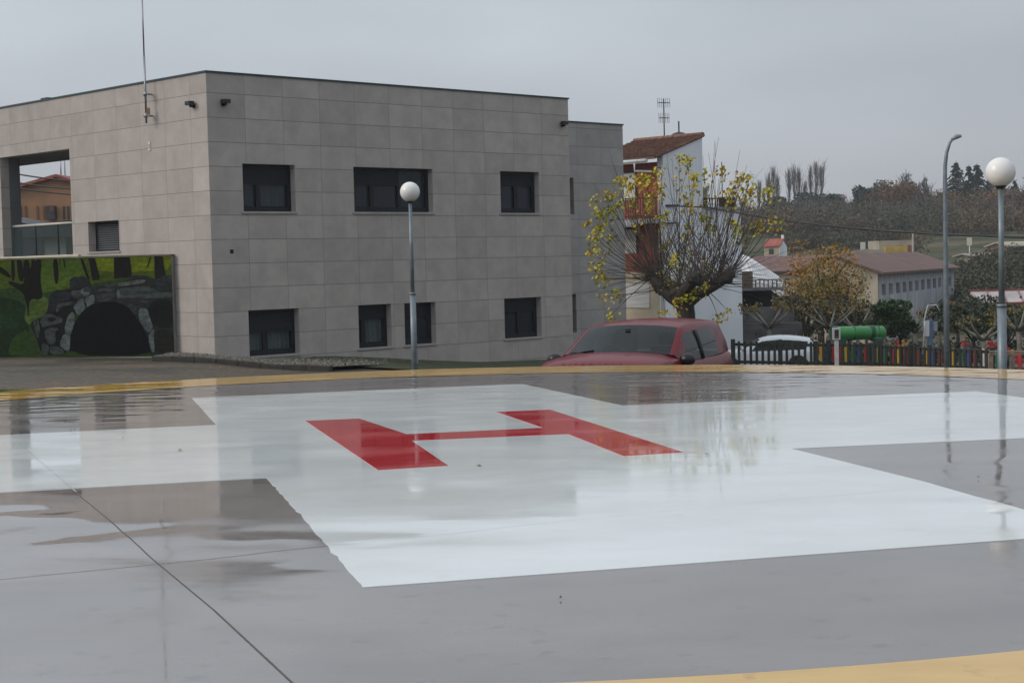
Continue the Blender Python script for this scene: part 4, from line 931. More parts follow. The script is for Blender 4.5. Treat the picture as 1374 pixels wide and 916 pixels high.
for k in range(n):
    a = ta + (tb - ta) * k / n; b_ = ta + (tb - ta) * (k + .6) / n; s.quad((-.93, a, zt_ - .05), (-.93, b_, zt_ - .05), (-.97, b_, zt_ - .27), (-.97, a, zt_ - .27))
s.build('awning_fringe', M('awning_white', (.7, .7, .7), .7, .1), house)
m_shw = M('white_shutter', (.6, .61, .60), .6, .12, 1, mscale=(1, 1, 14)); 
for (ya, yb_) in ((232, 268), (308, 340)):
    t1, t0 = hf(842, 250)[0] + 1.2, hf(853, 250)[0]; za, zb2 = hf(848, ya)[1], hf(848, yb_)[1]
    s = MB(); s.box(-.012, -.002 + .0, t0, t1, zb2, za); w_ = s.build('balcony_window', m_shw, house)
    s = MB(); s.box(-.05, -.013, t0 - .06, t1 + .06, za, za + .08); s.box(-.05, -.013, t0 - .06, t0, zb2, za); s.build('frame', m_iron, w_)
t0, t1 = hf(872, 400)[0], hf(845, 400)[0] + 1.5; za, zb2 = hf(862, 380)[1], hf(862, 413)[1]
s = MB(); s.box(-.03, -.003, t0, t1, zb2, za); s.build('garage_shutter', m_shw, house)
# terrace with railing and brick pier
x0, x1 = hs(945, 270)[0], hs(984, 270)[0]; zr_ = hs(960, 265.5)[1]
s = MB(); s.box(sR + .05, s2 + .12, -.12, 3, zT, zT + .09); s.build('terrace_slab', M('terrace_edge', (.3, .3, .3), .7, .1), house)
s = MB(); s.box(x0, x1, -.02, .02, zr_ - .05, zr_); s.box(x0, x1, -.02, .02, zT + .17, zT + .2)
x = x0
while x < x1: s.box(x, x + .03, -.012, .012, zT + .09, zr_ - .05); x += .16
s.build('terrace_railing', m_iron, house)
s = MB(); s.box(hs(978, 270)[0], hs(988, 270)[0], .03, .5, zT + .09, zr_ + .05); s.build('brick_pier', M('brown_brick', (.16, .07, .05), .8, .2), house)
s = MB(); xa = hs(947, 262)[0]; s.box(xa - .1, xa + .12, .03, .25, zT + .09, zr_ + .25); s.box(xa - .16, xa + .18, 0, .3, zr_ + .25, zr_ + .38); s.build('terrace_urn', m_conc, house)
xa = hs(977, 240)[0]; s = MB(); s.tube([(xa, .3, zT), (xa, .3, zr_ + 1.4)], .02, 5); s.build('flag_pole', m_iron, house)
s = MB(); p = hf(843, 187); s.lathe([(.45, zR - .1), (.45, zR + .15), (.2, zR + .3), (.03, zR + .34), (.03, zR + .75)], 12, (sR + .5, hf(842, 190)[0] * .9, 0)); s.build('roof_vent', m_iron, house)
s = MB(); xa, za = hs(893, 276); s.bar((xa, -.02, za), (hs(908, 276)[0], -.1, za), .05, .08); s.bar((hs(893, 300)[0], -.03, hs(893, 300)[1]), (hs(905, 300)[0], -.1, hs(905, 299)[1]), .04, .06); s.build('cable_bracket', m_iron, house)
# TV antenna on the ridge
ta_ = hf(891, 186); P0 = dp(891.5, 188, HD + 5)
tv = thing('tv_antenna', 'tv aerial with several rods standing on the tiled house roof ridge', 'antenna', (P0.x, P0.y, 0))
zt0, zt1 = P0.z - .3, dp(891.5, 133, HD + 5).z
s = MB(); s.tube([(0, 0, zt0), (0, 0, zt1)], .025, 6); s.build('mast', m_iron, tv)
s = MB()
for zc, w in ((zt1 - .15, .5), (zt1 - .75, .42)):
    s.tube([(-w * .5, -.1, zc), (w * .5, .1, zc)], .016, 4)
    for k in range(7): x = -w * .5 + w * k / 6; s.tube([(x, x * .4 - .05, zc - .2), (x, x * .4 + .05, zc + .2)], .008, 4)
s.build('aerial_rods', m_iron, tv)
# long cable to the right
pts = [dp(*p) for p in ((897, 276, 59), (950, 278.5, 57), (1000, 287.5, 55), (1040, 294, 53), (1100, 302, 50), (1180, 309.5, 47), (1260, 314.5, 44), (1374, 318.5, 40), (1500, 320, 36))]
s = MB(); s.tube(pts, [.028] * 9, 5); tag(s.build('power_cable', m_cable), 'black power cable sagging from the white house to the far right', 'cable')
P1 = pts[-1]; s = MB(); s.tube([(P1.x, P1.y, zg(P1.x, P1.y)), (P1.x, P1.y, P1.z + .4)], [.14, .1], 8); tag(s.build('utility_pole', m_iron), 'wooden utility pole carrying the cable beyond the right edge', 'utility pole')

# ================================================================== TREES
def leafquad(V, F, p, sz, flat=0.):
    n = Vector((U(-1, 1), U(-1, 1), U(-1, 1) * (1 - flat) + flat)).normalized(); a = n.orthogonal().normalized(); b_ = n.cross(a); t = U(0, 6.3)
    u = (a * cos(t) + b_ * sin(t)) * sz * .5; v = (b_ * cos(t) - a * sin(t)) * sz * .42; i = len(V)
    V += [tuple(p - u - v * .3), tuple(p - u * .1 - v), tuple(p + u), tuple(p - u * .1 + v)]; F.append((i, i + 1, i + 2, i + 3))
def leaves(name, V, F, mt, parent):
    me = bpy.data.meshes.new(name); me.from_pydata(V, [], F); me.materials.append(mt); me.update()
    o = bpy.data.objects.new(name, me); COL.objects.link(o); o.parent = parent; return o
def blobs(V, F, cs, n, sz, hollow=.35):
    """cs: list of (centre, rx, rz)"""
    tot = sum(c[1] * c[1] * c[2] for c in cs)
    for c, rx, rz in cs:
        for _ in range(int(n * rx * rx * rz / tot)):
            d = Vector((random.gauss(0, 1), random.gauss(0, 1), random.gauss(0, 1))).normalized(); k = lerp(hollow, 1.08, R() ** .5)
            leafquad(V, F, Vector((c[0] + d.x * rx * k, c[1] + d.y * rx * k, c[2] + d.z * rz * k)), sz * U(.6, 1.3))
m_bark = M('bark', (.10, .085, .07), .9, .35, 4, mscale=(3, 3, 1), bump=.02); m_barkd = M('dark_bark', (.045, .038, .032), .9, .3, 6, bump=.01); m_barkp = M('plane_bark', (.20, .19, .16), .85, .4, 5, c2=(.10, .095, .07), bump=.01)
m_bare = M('bare_twig', (.13, .115, .11), .9, .2, 1)
L_yel = leafmat('yellow_leaf', [(.12, .17, .03), (.24, .27, .03), (.40, .35, .035), (.48, .33, .03), (.34, .19, .02)], 1.2)
L_aut = leafmat('autumn_leaf', [(.05, .06, .015), (.13, .11, .02), (.30, .17, .02), (.38, .16, .02), (.22, .10, .02)], .5)
L_grn = leafmat('green_leaf', [(.012, .028, .008), (.025, .055, .013), (.05, .085, .02)], 1.2)
L_olv = leafmat('olive_leaf', [(.018, .027, .016), (.04, .055, .03), (.07, .085, .055)], 1.0)
L_hill = leafmat('hill_leaf', [(.018, .028, .012), (.04, .052, .022), (.075, .062, .03), (.13, .068, .028), (.06, .065, .03)], .06)
L_pin = leafmat('conifer_needle', [(.008, .018, .011), (.018, .035, .02), (.03, .05, .03)], .3)
L_org = leafmat('rust_leaf', [(.05, .04, .022), (.13, .07, .025), (.20, .09, .03)], .3)
L_mix = leafmat('plane_leaf', [(.03, .04, .012), (.09, .085, .02), (.20, .13, .02), (.16, .08, .02)], 1.5)

def local(px, py, D, base): return dp(px, py, D) - Vector(base)
# --- the pollarded tree in front of the house
D = 38.; tb_ = dp(921, 480, D); base = (tb_.x, tb_.y, zg(tb_.x, tb_.y) - .05)
mul = thing('pollarded_tree', 'pollarded tree with a fan of bare whips and yellow leaf tufts behind the red car', 'tree', base)
L = lambda px, py, dy=0: local(px, py, D, base) + Vector((0, dy, 0))
s = MB()
s.tube([(0, 0, 0), L(921, 440), L(921, 422), L(918, 404), L(912, 392)], [.27, .22, .21, .23, .27], 12)
s.tube([L(916, 405), L(900, 398, .1), L(884, 384, .2), L(878, 372, .3)], [.22, .14, .11, .13], 9)
s.tube([L(920, 405), L(938, 394, -.1), L(958, 384, -.2), L(974, 372, -.3)], [.21, .13, .10, .12], 9)
s.tube([L(915, 398), L(918, 384, -.8), L(925, 374, -1.3)], [.20, .12, .13], 9)
s.tube([L(915, 398), L(905, 384, .9), L(897, 378, 1.5)], [.19, .12, .13], 9)
for hx, hy, hd, hr in ((878, 372, .3, .19), (974, 371, -.3, .17), (925, 374, -1.3, .18), (897, 378, 1.5, .17), (912, 390, 0, .25), (945, 388, -.1, .16), (892, 388, .2, .17), (960, 380, -.2, .14), (885, 380, .3, .15)):
    c = L(hx, hy, hd); pr = [(max(.01, hr * sin(pi * k / 6)), -hr * .8 * cos(pi * k / 6)) for k in range(7)]; i0 = len(s.v); s.lathe(pr, 9, c)
    for q in range(i0, len(s.v)): v = Vector(s.v[q]); nn = noise.noise(v * 7) * .16; s.v[q] = tuple(v + (v - c).normalized() * nn)
s.build('trunk', m_barkd, mul)
s = MB(); V, F = [], []
heads = [(878, 370, .3, -1), (974, 370, -.3, 1), (925, 372, -1.3, .1), (897, 376, 1.5, -.4), (945, 386, -.1, .6), (892, 386, .2, -.7), (912, 382, 0, 0), (958, 380, -.2, .9)]
def whip(p, d, ln_, curl, r0=.013, tuft=0):
    pts = [p.copy()]; q = p.copy(); d = d.normalized()
    for k in range(6):
        d = (d + Vector((U(-.06, .06), U(-.06, .06), U(-.04, .05) + curl))).normalized(); q = q + d * ln_ / 6; pts.append(q.copy())
    s.tube(pts, [r0, r0 * .9, r0 * .8, r0 * .68, r0 * .55, r0 * .42, r0 * .28], 4, cap=False)
    if ln_ > 1.2:
        for _ in range(random.choice((0, 1, 1, 2))):
            k = random.randint(2, 5); a = pts[k]; dd = (d + Vector((U(-.6, .6), U(-.6, .6), U(-.1, .4)))).normalized(); s.tube([a, a + dd * ln_ * .14, a + dd * ln_ * .25 + Vector((0, 0, .03))], [r0 * .5, r0 * .35, r0 * .2], 3, cap=False)
    for _ in range(tuft):
        c = pts[-1] + Vector((random.gauss(0, .10), random.gauss(0, .10), -abs(random.gauss(0, .16)) + .05)); leafquad(V, F, c, U(.07, .15))
    return pts
for i in range(205):
    hx, hy, hd, lean = random.choice(heads); p = L(hx, hy, hd) + Vector((U(-.2, .2), U(-.2, .2), U(-.1, .15)))
    a = U(-1.45, 1.45) + lean * .45; a = max(-1.75, min(1.75, a)); d = Vector((sin(a), U(-.55, .55), cos(a)))
    ln_ = (U(1.1, 3.0) if abs(a) < .9 else U(.9, 2.1)) * (1.1 if abs(a) < .5 else .95)
    whip(p, d, ln_, .05 if abs(a) < 1.1 else -.03, .0105 if ln_ > 2 else .008, 0)
# leafy shoots that the photo shows, each ending at its surveyed tip
tips = [(910, 212, 20, 1), (927, 212, 30, 0), (948, 228, 20, 0), (964, 228, 26, 0), (934, 235, 34, 0), (844, 250, 36, 1), (857, 238, 40, 1), (883, 228, 34, 1), (865, 242, 30, 1), (848, 268, 24, 1), (838, 240, 16, 1), (828, 242, 22, 1), (815, 262, 30, 1), (806, 285, 34, 1),
        (796, 268, 14, 1), (818, 280, 30, 1), (803, 305, 34, 1), (830, 272, 24, 1), (800, 315, 22, 1), (822, 318, 20, 1), (790, 296, 10, 1), (794, 338, 12, 1), (810, 340, 16, 1), (802, 355, 26, 1), (800, 372, 16, 1), (796, 325, 12, 1), (808, 397, 10, 1), (829, 392, 24, 1), (822, 422, 22, 1), (812, 372, 10, 1),
        (868, 262, 26, 1), (882, 253, 24, 1), (872, 280, 22, 1), (857, 302, 18, 1), (883, 292, 20, 1), (924, 276, 24, 0), (897, 284, 20, 0), (915, 262, 10, 0), (940, 290, 18, 0), (950, 292, 12, 0), (896, 324, 26, 0), (921, 305, 10, 0), (925, 316, 20, 0), (899, 344, 24, 0), (957, 305, 18, 0), (981, 300, 30, 0),
        (977, 258, 26, 0), (1003, 258, 26, 0), (985, 246, 16, 0), (990, 242, 20, 0), (970, 260, 20, 0), (989, 236, 14, 0), (1001, 243, 12, 0), (1014, 252, 24, 0), (1022, 258, 20, 0), (1028, 254, 12, 0), (1000, 240, 10, 0), (1013, 300, 16, 0), (1030, 296, 10, 0), (1038, 292, 16, 0), (1048, 298, 12, 0), (921, 388, 40, 0), (928, 385, 24, 0),
        (889, 380, 14, 0), (905, 402, 26, 0), (932, 340, 14, 0), (940, 352, 12, 0), (968, 424, 20, 0), (974, 416, 10, 0), (890, 418, 14, 1), (936, 380, 14, 0), (922, 350, 14, 0), (910, 238, 12, 0), (932, 250, 16, 0), (948, 262, 12, 0), (1005, 310, 10, 0), (988, 295, 22, 0), (993, 308, 10, 0), (1020, 308, 8, 0)]
for x, y, n, lft in tips:
    hx, hy, hd, lean = min(heads, key=lambda h: abs(h[0] - (lerp(x, 915, .45))) + U(0, 25)); p = L(hx, hy, hd); e = L(x, y, U(-.9, .9)); dvec = e - p; side = Vector((-(e.x - p.x) * .0, 0, 0)); ln_ = dvec.length
    mid = p.lerp(e, .5) + Vector(((e.x - p.x) * .14, 0, -abs(e.x - p.x) * .08)); pts = [p.lerp(mid, t / 3 * 1.) * (1 - t / 6) + mid.lerp(e, t / 6) * (t / 6) if 0 else (p * (1 - t / 6) ** 2 + mid * 2 * (t / 6) * (1 - t / 6) + e * (t / 6) ** 2) for t in range(7)]
    s.tube(pts, [.012, .011, .010, .0085, .007, .0055, .0035], 4, cap=False)
    for _ in range(int(n * 1.5)):
        k = abs(random.gauss(0, .15)); c = e + Vector((random.gauss(0, .075), random.gauss(0, .075), .06 - k * 1.3)); leafquad(V, F, c, U(.055, .12))
for _ in range(200):
    a = U(0, 6.3); c = L(U(880, 975), U(368, 392)) + Vector((0, U(-.5, .5), U(-.1, .2))); leafquad(V, F, c, U(.03, .07))
s.build('whip_branches', M('whip_bark', (.085, .07, .06), .85, .2, 6), mul); leaves('leaves', V, F, L_yel, mul)

# --- generic trees
def bare_tree(name, lab, x, y, z, H, spread, group, up=.8, n=26, cat='tree', mt=None, r0=None):
    o = thing(name, lab, cat, (x, y, z - .3), U(0, 6), group); mt = mt or m_bare; r0 = r0 or H * .014
    s = MB(); s.tube([(0, 0, 0), (U(-.02, .02) * H, 0, H * .4), (U(-.03, .03) * H, 0, H)], [r0 * 1.3, r0, r0 * .2], 5); s.build('trunk', mt, o)
    s = MB()
    for i in range(n):
        h0 = H * U(.18, .85); a = U(0, 6.3); d = Vector((cos(a) * spread, sin(a) * spread, up * U(.7, 1.2))).normalized(); ln_ = (H - h0) * U(.5, .95) * (1 if up > .9 else .75)
        p = Vector((0, 0, h0)); m_ = p + d * ln_ * .5; e = m_ + Vector((d.x * .3, d.y * .3, 1)).normalized() * ln_ * .5; s.tube([p, m_, e], [r0 * .5, r0 * .35, r0 * .12], 3, cap=False)
        for k in range(5):
            q = p.lerp(m_, U(.3, 1)) if R() < .4 else m_.lerp(e, U(0, 1)); dd = (d + Vector((U(-.8, .8), U(-.8, .8), U(0, 1)))).normalized(); s.tube([q, q + dd * ln_ * U(.15, .4)], [r0 * .22, r0 * .09], 3, cap=False)
    s.build('bare_crown', mt, o); return o
def leafy_tree(name, lab, x, y, z, H, rx, mt, group=None, trunk=.3, n=900, sz=.4, lobes=9, barkm=None, lean=0):
    o = thing(name, lab, 'tree' if 'bush' not in name else 'bush', (x, y, z - .2), U(0, 6) if not lean else 0, group)
    zc = H * (trunk + (1 - trunk) * .5); rz = H * (1 - trunk) * .5
    s = MB(); s.tube([(0, 0, 0), (lean * .5, 0, H * trunk * .7), (lean, 0, H * trunk + rz * .6)], [H * .03 + .03, H * .024 + .02, H * .01], 7)
    for k in range(5): a = k * 1.25 + U(0, .5); s.tube([(lean * .7, 0, H * trunk * .85), (lean + cos(a) * rx * .4, sin(a) * rx * .4, zc), (lean + cos(a) * rx * .7, sin(a) * rx * .7, zc + rz * .4)], [H * .014, H * .009, H * .004], 5)
    s.build('trunk', barkm or m_barkd, o)
    cs = []
    for k in range(lobes):
        a = U(0, 6.3); q = U(.25, .8); cs.append(((lean + cos(a) * rx * q, sin(a) * rx * q, zc + U(-.6, .65) * rz), rx * U(.3, .55), rz * U(.28, .5)))
    V, F = [], []; blobs(V, F, cs, n, sz); leaves('crown', V, F, mt, o); return o
def conifer(name, lab, x, y, z, H, rx, group=None):
    o = thing(name, lab, 'tree', (x, y, z - .3), U(0, 6), group)
    s = MB(); s.tube([(0, 0, 0), (0, 0, H)], [H * .022, .03], 6); s.build('trunk', m_barkd, o)
    V, F = [], []; h0 = H * .06
    while h0 < H * .97:
        k = 1 - h0 / H; rr = rx * 1.5 * (k ** .8) * U(.7, 1.1)
        for q in range(6):
            a = U(0, 6.3); ln_ = rr * U(.75, 1.1)
            for t in range(22):
                f = (t + R()) / 22; p = Vector((cos(a) * ln_ * f, sin(a) * ln_ * f, h0 + ln_ * (.15 * f - .45 * f * f) + U(-.1, .1))); 
                side = Vector((-sin(a), cos(a), 0)) * U(-1, 1) * ln_ * .22 * (1 - f * .6); leafquad(V, F, p + side, H * .034 * U(.6, 1.3), .5)
        h0 += H * .034
    leaves('crown', V, F, L_pin, o); return o
def at(px, D, dz=0): p = dp(px, 330, D); return p.x, p.y, zg(p.x, p.y) + dz
def ztop(px, py, D): return dp(px, py, D).z

# hill skyline: poplars
for px, py, w in [(1020, 238, 1), (1033, 228, 1), (1039, 220, 1), (1060, 222, .8), (1067, 218, 1), (1074, 224, .8), (1089, 220, 1), (1096, 214, 1.1), (1103, 217, 1), (1026, 250, .8), (1081, 240, .7), (1044, 232, .7)]:
    D = U(300, 320); x, y, z = at(px, D); H = ztop(px, py, D) - z
    bare_tree('bare_poplar', 'tall narrow leafless poplar on the skyline left of the hill', x, y, z, H, .20, 'bare poplars on the skyline', up=1.2, n=38, r0=.10)
for px, py, lab in [(1217, 228, 'leafless spreading tree on the ridge right of the rust coloured crown'), (1241, 234, 'leafless spreading tree on the ridge nearest the street light'), (1232, 246, 'small thin leafless tree between the two larger bare ridge trees'), (998, 262, 'thin leafless tree at the left end of the ridge beside the white house')]:
    D = 290; x, y, z = at(px, D); H = ztop(px, py, D) - z; bare_tree('bare_tree', lab, x, y, z, H * 1.06, .55, None, up=.7, n=60, r0=.20)
for px, py, rx, lab in [(1284, 213, 3.2, 'tall dark conifer on the ridge just right of the street light'), (1301, 218, 2.6, 'middle narrower dark conifer on the ridge'), (1312, 216, 3.4, 'broad dark conifer on the ridge left of the big globe'), (1362, 238, 2.0, 'small dark cypress at the far right of the ridge'), (1328, 236, 3, 'dark conifer partly hidden by the big globe lamp')]:
    D = 285; x, y, z = at(px, D); H = ztop(px, py, D) - z; conifer('conifer', lab, x, y, z, H, rx)
for px, py, rx, D, mt, lab in [(1163, 244, 2.6, 288, L_pin, 'dark round pine with a domed crown on the ridge'), (1150, 250, 1.8, 288, L_pin, 'small dark round pine at the left foot of the domed pine'), (1182, 240, 3, 292, L_pin, 'dark evergreen behind the rust coloured crown'),
        (1196, 238, 4.6, 284, L_org, 'large rust brown autumn crown at the top of the ridge'), (1210, 243, 3.4, 282, L_org, 'smaller rust brown crown leaning right on the ridge'), (1185, 258, 5, 276, L_hill, 'olive brown crown below the rust coloured one'),
        (1085, 256, 3.4, 300, L_pin, 'dark evergreen mound at the feet of the poplars'), (1104, 258, 3.0, 300, L_pin, 'dark evergreen right of the last poplars'), (1040, 262, 3.2, 302, L_hill, 'brownish bushy tree under the left poplars'), (1125, 268, 3, 296, L_hill, 'low bushy tree on the open part of the skyline'),
        (1262, 258, 3.4, 280, L_org, 'rust coloured tree just left of the street light pole'), (1340, 252, 4.2, 272, L_org, 'reddish brown tree below the big globe lamp'), (1370, 248, 4.2, 276, L_hill, 'olive tree at the right edge of the ridge'), (1250, 264, 3, 278, L_pin, 'small dark tree at the foot of the bare ridge trees')]:
    x, y, z = at(px, D); H = max(3, ztop(px, py, D) - z); leafy_tree('hill_tree', lab, x, y, z, H, rx, mt, None, .12, 2600, .42, 14)
# wooded slope as one mass
V, F = [], []
for i in range(900):
    px = U(985, 1420); D = U(205, 288)
    if D < (247 if px < 1240 else 240): continue
    if R() < .35: D = U(266, 290)
    x, y, z = at(px, D); h_ = U(1.6, 4.0); rx = U(1.4, 3.2)
    if px > 1240 and D > 262: h_ *= 1.5
    if D < 232: h_ *= .6; rx *= .8
    cs = [((x + U(-.5, .5) * rx, y + U(-.5, .5) * rx, z + h_ * U(.25, .8)), rx * U(.5, .8), h_ * U(.3, .5)) for _ in range(4)]
    blobs(V, F, cs, 260, .36, .2)
wood = leaves('hillside_wood', V, F, L_hill, None); tag(wood, 'brown and dark green autumn wood covering the hill slope', 'wood', kind='stuff')
s = MB()
for i in range(260):
    px = U(985, 1420); D = U(248, 292); x, y, z = at(px, D); H = U(3.0, 6.0); s.tube([(x, y, z), (x + U(-.3, .3), y, z + H)], [.07, .02], 3, cap=False)
    for k in range(9): a = U(0, 6.3); h0 = U(.3, .9) * H; s.tube([(x, y, z + h0), (x + cos(a) * H * .16, y + sin(a) * H * .16, z + h0 + H * U(.1, .3))], [.035, .012], 3, cap=False)
tag(s.build('wood_saplings', m_bare), 'grey leafless saplings mixed through the wooded slope', 'saplings', kind='stuff')
# scrub on the slope right of the warehouse
V, F = [], []
for i in range(240):
    px = U(1284, 1440); D = U(118, 166); x, y, z = at(px, D); h_ = U(1.2, 2.6); rx = U(1., 2.2); cs = [((x + U(-.5, .5) * rx, y + U(-.5, .5) * rx, z + h_ * U(.25, .8)), rx * U(.5, .8), h_ * U(.3, .5)) for _ in range(4)]; blobs(V, F, cs, 320, .24, .2)
tag(leaves('scrub', V, F, leafmat('scrub_leaf', [(.018, .024, .011), (.04, .046, .02), (.075, .068, .032)], .3), None), 'grey green scrub on the bank right of the warehouse', 'scrub', kind='stuff')
V, F = [], []
for i in range(120):
    px = U(985, 1075); D = U(150, 215)
    if i > 60: px = U(1050, 1240); D = random.choice((U(196, 204), U(218, 226))); x, y, z = at(px, D); h_ = U(1.2, 2.8); rx = U(1., 2.4); cs = [((x + U(-.5, .5) * rx, y, z + h_ * U(.25, .8)), rx * U(.5, .8), h_ * U(.3, .5)) for _ in range(3)]; blobs(V, F, cs, 300, .27, .2)
tag(leaves('field_hedge', V, F, L_hill, None), 'dark hedgerow below the fields behind the small red roofed house', 'hedge', kind='stuff')

# --- hill and valley buildings
def gable(name, lab, cat, px0, px1, pyb, pye, pyr, D, depth, wallm, roofm, rz=0, windows=(), hip=0, over=.3):
    """long side faces the viewer: eave at pye, ridge at pyr"""
    a, b_ = dp(px0, pye, D), dp(px1, pye, D); c = (a + b_) / 2; o = thing(name, lab, cat, (c.x, c.y, 0), rz)
    hwid = (b_ - a).length / 2; ze = c.z; zb = dp((px0 + px1) / 2, pyb, D).z; zr = dp((px0 + px1) / 2, pyr, D).z + depth * .0
    s = MB(); s.box(-hwid, hwid, 0, depth, zb - 1.5, ze); s.prism([(-hwid, .001, ze - .01), (-hwid, depth - .001, ze - .01), (-hwid, depth / 2, zr - .05)], (2 * hwid, 0, 0)); s.build('wall', wallm, o, recalc=True)
    for y0, nm in ((-over, 'roof_slope'), (depth + over, 'roof_slope')):
        sl = (zr - ze) / (depth / 2); zo = ze - sl * over; s = MB()
        s.prism([(-hwid - over, y0, zo), (-hwid - over, depth / 2, zr), (-hwid - over, depth / 2, zr + .14), (-hwid - over, y0, zo + .14)], (2 * (hwid + over), 0, 0)); s.build(nm, roofm, o, recalc=True)
    for (wx, wy, w, h_) in windows:
        p = dp(wx, wy, D); q = p - c; x = q.x; s = MB(); s.box(x - w / 2, x + w / 2, -.05, -.003, p.z - h_ / 2, p.z + h_ / 2); s.build('window', m_win, o)
    return o
m_beige = M('beige_render', (.38, .34, .27), .9, .2, .5); m_brroof = M('brown_fibre_roof', (.16, .085, .07), .8, .25, .6, mscale=(6, 1, 1)); m_grey = M('grey_blockwork', (.27, .275, .30), .9, .3, .5, mscale=(3, 3, .5))
# small house with red roof: gable end faces right
o = gable('small_house', 'small beige house with bright red roof below the hill fields', 'house', 1024.5, 1046, 350, 331, 322, 170, 2.4, m_beige, m_redroof, -.5, [(1035, 337.5, .5, .55)], over=.1)
p = local(1058, 335, 170, o.location); s = MB(); s.box(.62, .86, 1.3, 1.54, ztop(1050, 326, 170), ztop(1054, 315, 170)); s.build('chimney', m_wr, o)
ze_ = dp(1035, 331, 170).z; zr_2 = dp(1035, 322, 170).z; hw2 = (dp(1046, 331, 170) - dp(1024.5, 331, 170)).length / 2
s = MB(); s.prism([(hw2 + .004, 0, ze_ - 3), (hw2 + .004, 2.4, ze_ - 3), (hw2 + .004, 2.4, ze_ - .03), (hw2 + .004, 1.2, zr_2 - .05), (hw2 + .004, 0, ze_ - .03)], (.03, 0, 0)); s.build('white_gable', m_wr, o, recalc=True)
# brown roof hall, white curved roof
gable('brown_roof_hall', 'long low hall with brown roof behind the autumn tree', 'hall', 1024, 1134, 400, 364, 345, 140, 12, m_beige, m_brroof, .05)
cr_o = thing('white_roof_shed', 'open shed with sloping white corrugated roof left of the autumn tree', 'shed', (0, 0, 0))
D = 88.; A0, A1_, A2_, A3 = dp(975, 340, 92), dp(1004, 347, D), dp(1064, 376, D), dp(1062, 374, D + 7)
s = MB(); n = 46
P = [dp(958, 348, D), dp(1003, 350, D), dp(1022, 357, D), dp(1044, 371, D), dp(1066, 389, D)]
def pl2(t): q = t * (len(P) - 1); i = min(int(q), len(P) - 2); return P[i].lerp(P[i + 1], q - i)
for k in range(n):
    a, b_ = pl2(k / n), pl2((k + 1) / n); dz = .05 if k % 2 else 0; up = Vector((0, 5, .5)); s.quad(a + Vector((0, 0, dz)), b_ + Vector((0, 0, .05 - dz)), b_ + up + Vector((0, 0, .05 - dz)), a + up + Vector((0, 0, dz)))
dn = Vector((0, -2.6, -1.25))
for k in range(n):
    a, b_ = pl2(k / n), pl2((k + 1) / n); dz = .05 if k % 2 else 0; s.quad(a + dn + Vector((0, 0, dz)), b_ + dn + Vector((0, 0, .05 - dz)), b_ + Vector((0, 0, .05 - dz)), a + Vector((0, 0, dz)))
s.build('corrugated_roof', M('white_sheet', (.55, .56, .58), .6, .12, 1), cr_o)
s = MB(); a = dp(985, 392, D - 2); b_ = dp(1066, 392, D - 2); s.box(a.x, b_.x, a.y + .5, a.y + 5, -6, a.z); s.build('wall', m_grey, cr_o)
# open garage with grey wall and terrace fence beside the white house
D = 66.; q0, q1 = dp(990, 400, D), dp(1052, 400, D)
gg = thing('open_garage', 'dark open garage with flat roof and railing right beside the white wall', 'garage', (q0.x, q0.y, 0)); w_ = q1.x - q0.x
zz = lambda py: dp(1010, py, D).z
s = MB(); s.box(-1, w_, 0, 5, zz(386) - .12, zz(386)); s.build('roof', M('garage_slab', (.25, .25, .25), .8, .15), gg)
s = MB(); s.box(-1, w_, 3, 3.2, -6, zz(386) - .13); s.build('back_wall', m_dark, gg)
s = MB(); s.box(-1, w_ * 1.2, -.2, 0, -6, zz(412)); s.build('front_wall', M('garage_wall', (.17, .165, .16), .9, .3, 1), gg)
s = MB(); s.box(-1, w_ * 1.3, -.9, -.3, -6, zz(433)); s.build('block_wall', M('block_wall', (.12, .115, .11), .9, .3, 1, mscale=(1, 1, 3)), gg)
s = MB(); s.box(-1, w_ * .9, -.1, -.06, zz(376), zz(375)); x = -1
while x < w_ * .9: s.box(x, x + .05, -.095, -.065, zz(386), zz(376)); x += .17
s.build('railing', M('railing_wood', (.20, .16, .12), .8, .2), gg)
s = MB(); xx = dp(1003, 380, D).x - q0.x; s.box(xx - .25, xx + .25, .2, .7, zz(386), zz(364)); s.build('chimney_block', M('block_tan', (.22, .17, .12), .9, .2), gg)
# warehouse: long windowed wall receding to the right
wa, wb = dp(1179, 366, 112), dp(1280, 358.5, 133); wd = (wb - wa); wd.z = 0; wlen = wd.length; ang = math.atan2(wd.y, wd.x)
wh = thing('warehouse', 'large warehouse with brown roof and a row of small square windows', 'warehouse', (wa.x, wa.y, 0), ang)
zE_ = wa.z; dep = 6.2
wdv = wd.normalized(); wnv = Vector((-wdv.y, wdv.x, 0))
def whp(px, py):
    d = ray(px, py); k = (wa - CAMP).dot(wnv) / d.dot(wnv); P = CAMP + k * d; return (P - wa).dot(wdv), P.z
zE1 = whp(1279, 358.5)[1]
hol = []
for i, px in enumerate([1163 + 23, 1195.5, 1205, 1214, 1222, 1230.5, 1238.5, 1246.5, 1254, 1261, 1268, 1274.5]): pass
cx_ = [1186, 1195.5, 1205, 1213.7, 1222, 1230.3, 1238.4, 1246.3, 1253.8, 1261, 1267.8, 1274.5]
for px in cx_:
    py = lerp(388.5, 377.5, (px - 1186) / 88.5); a, z = whp(px, py); hol.append((a - .55, a + .55, z - .38, z + .38))
s = MB(); s.quad((0, 0, 0), (0, 0, 0), (0, 0, 0), (0, 0, 0)); s = MB()
wall_with_holes(s, 0, wlen, -9, zE_, hol, lambda a, z, d: (a, d, z), .35); s.box(0, wlen, .4, .6, -9, zE_ - .25); s.build('long_wall', M('warehouse_blockwork', (.42, .43, .46), .9, .22, .5, mscale=(3, 3, .5)), wh)
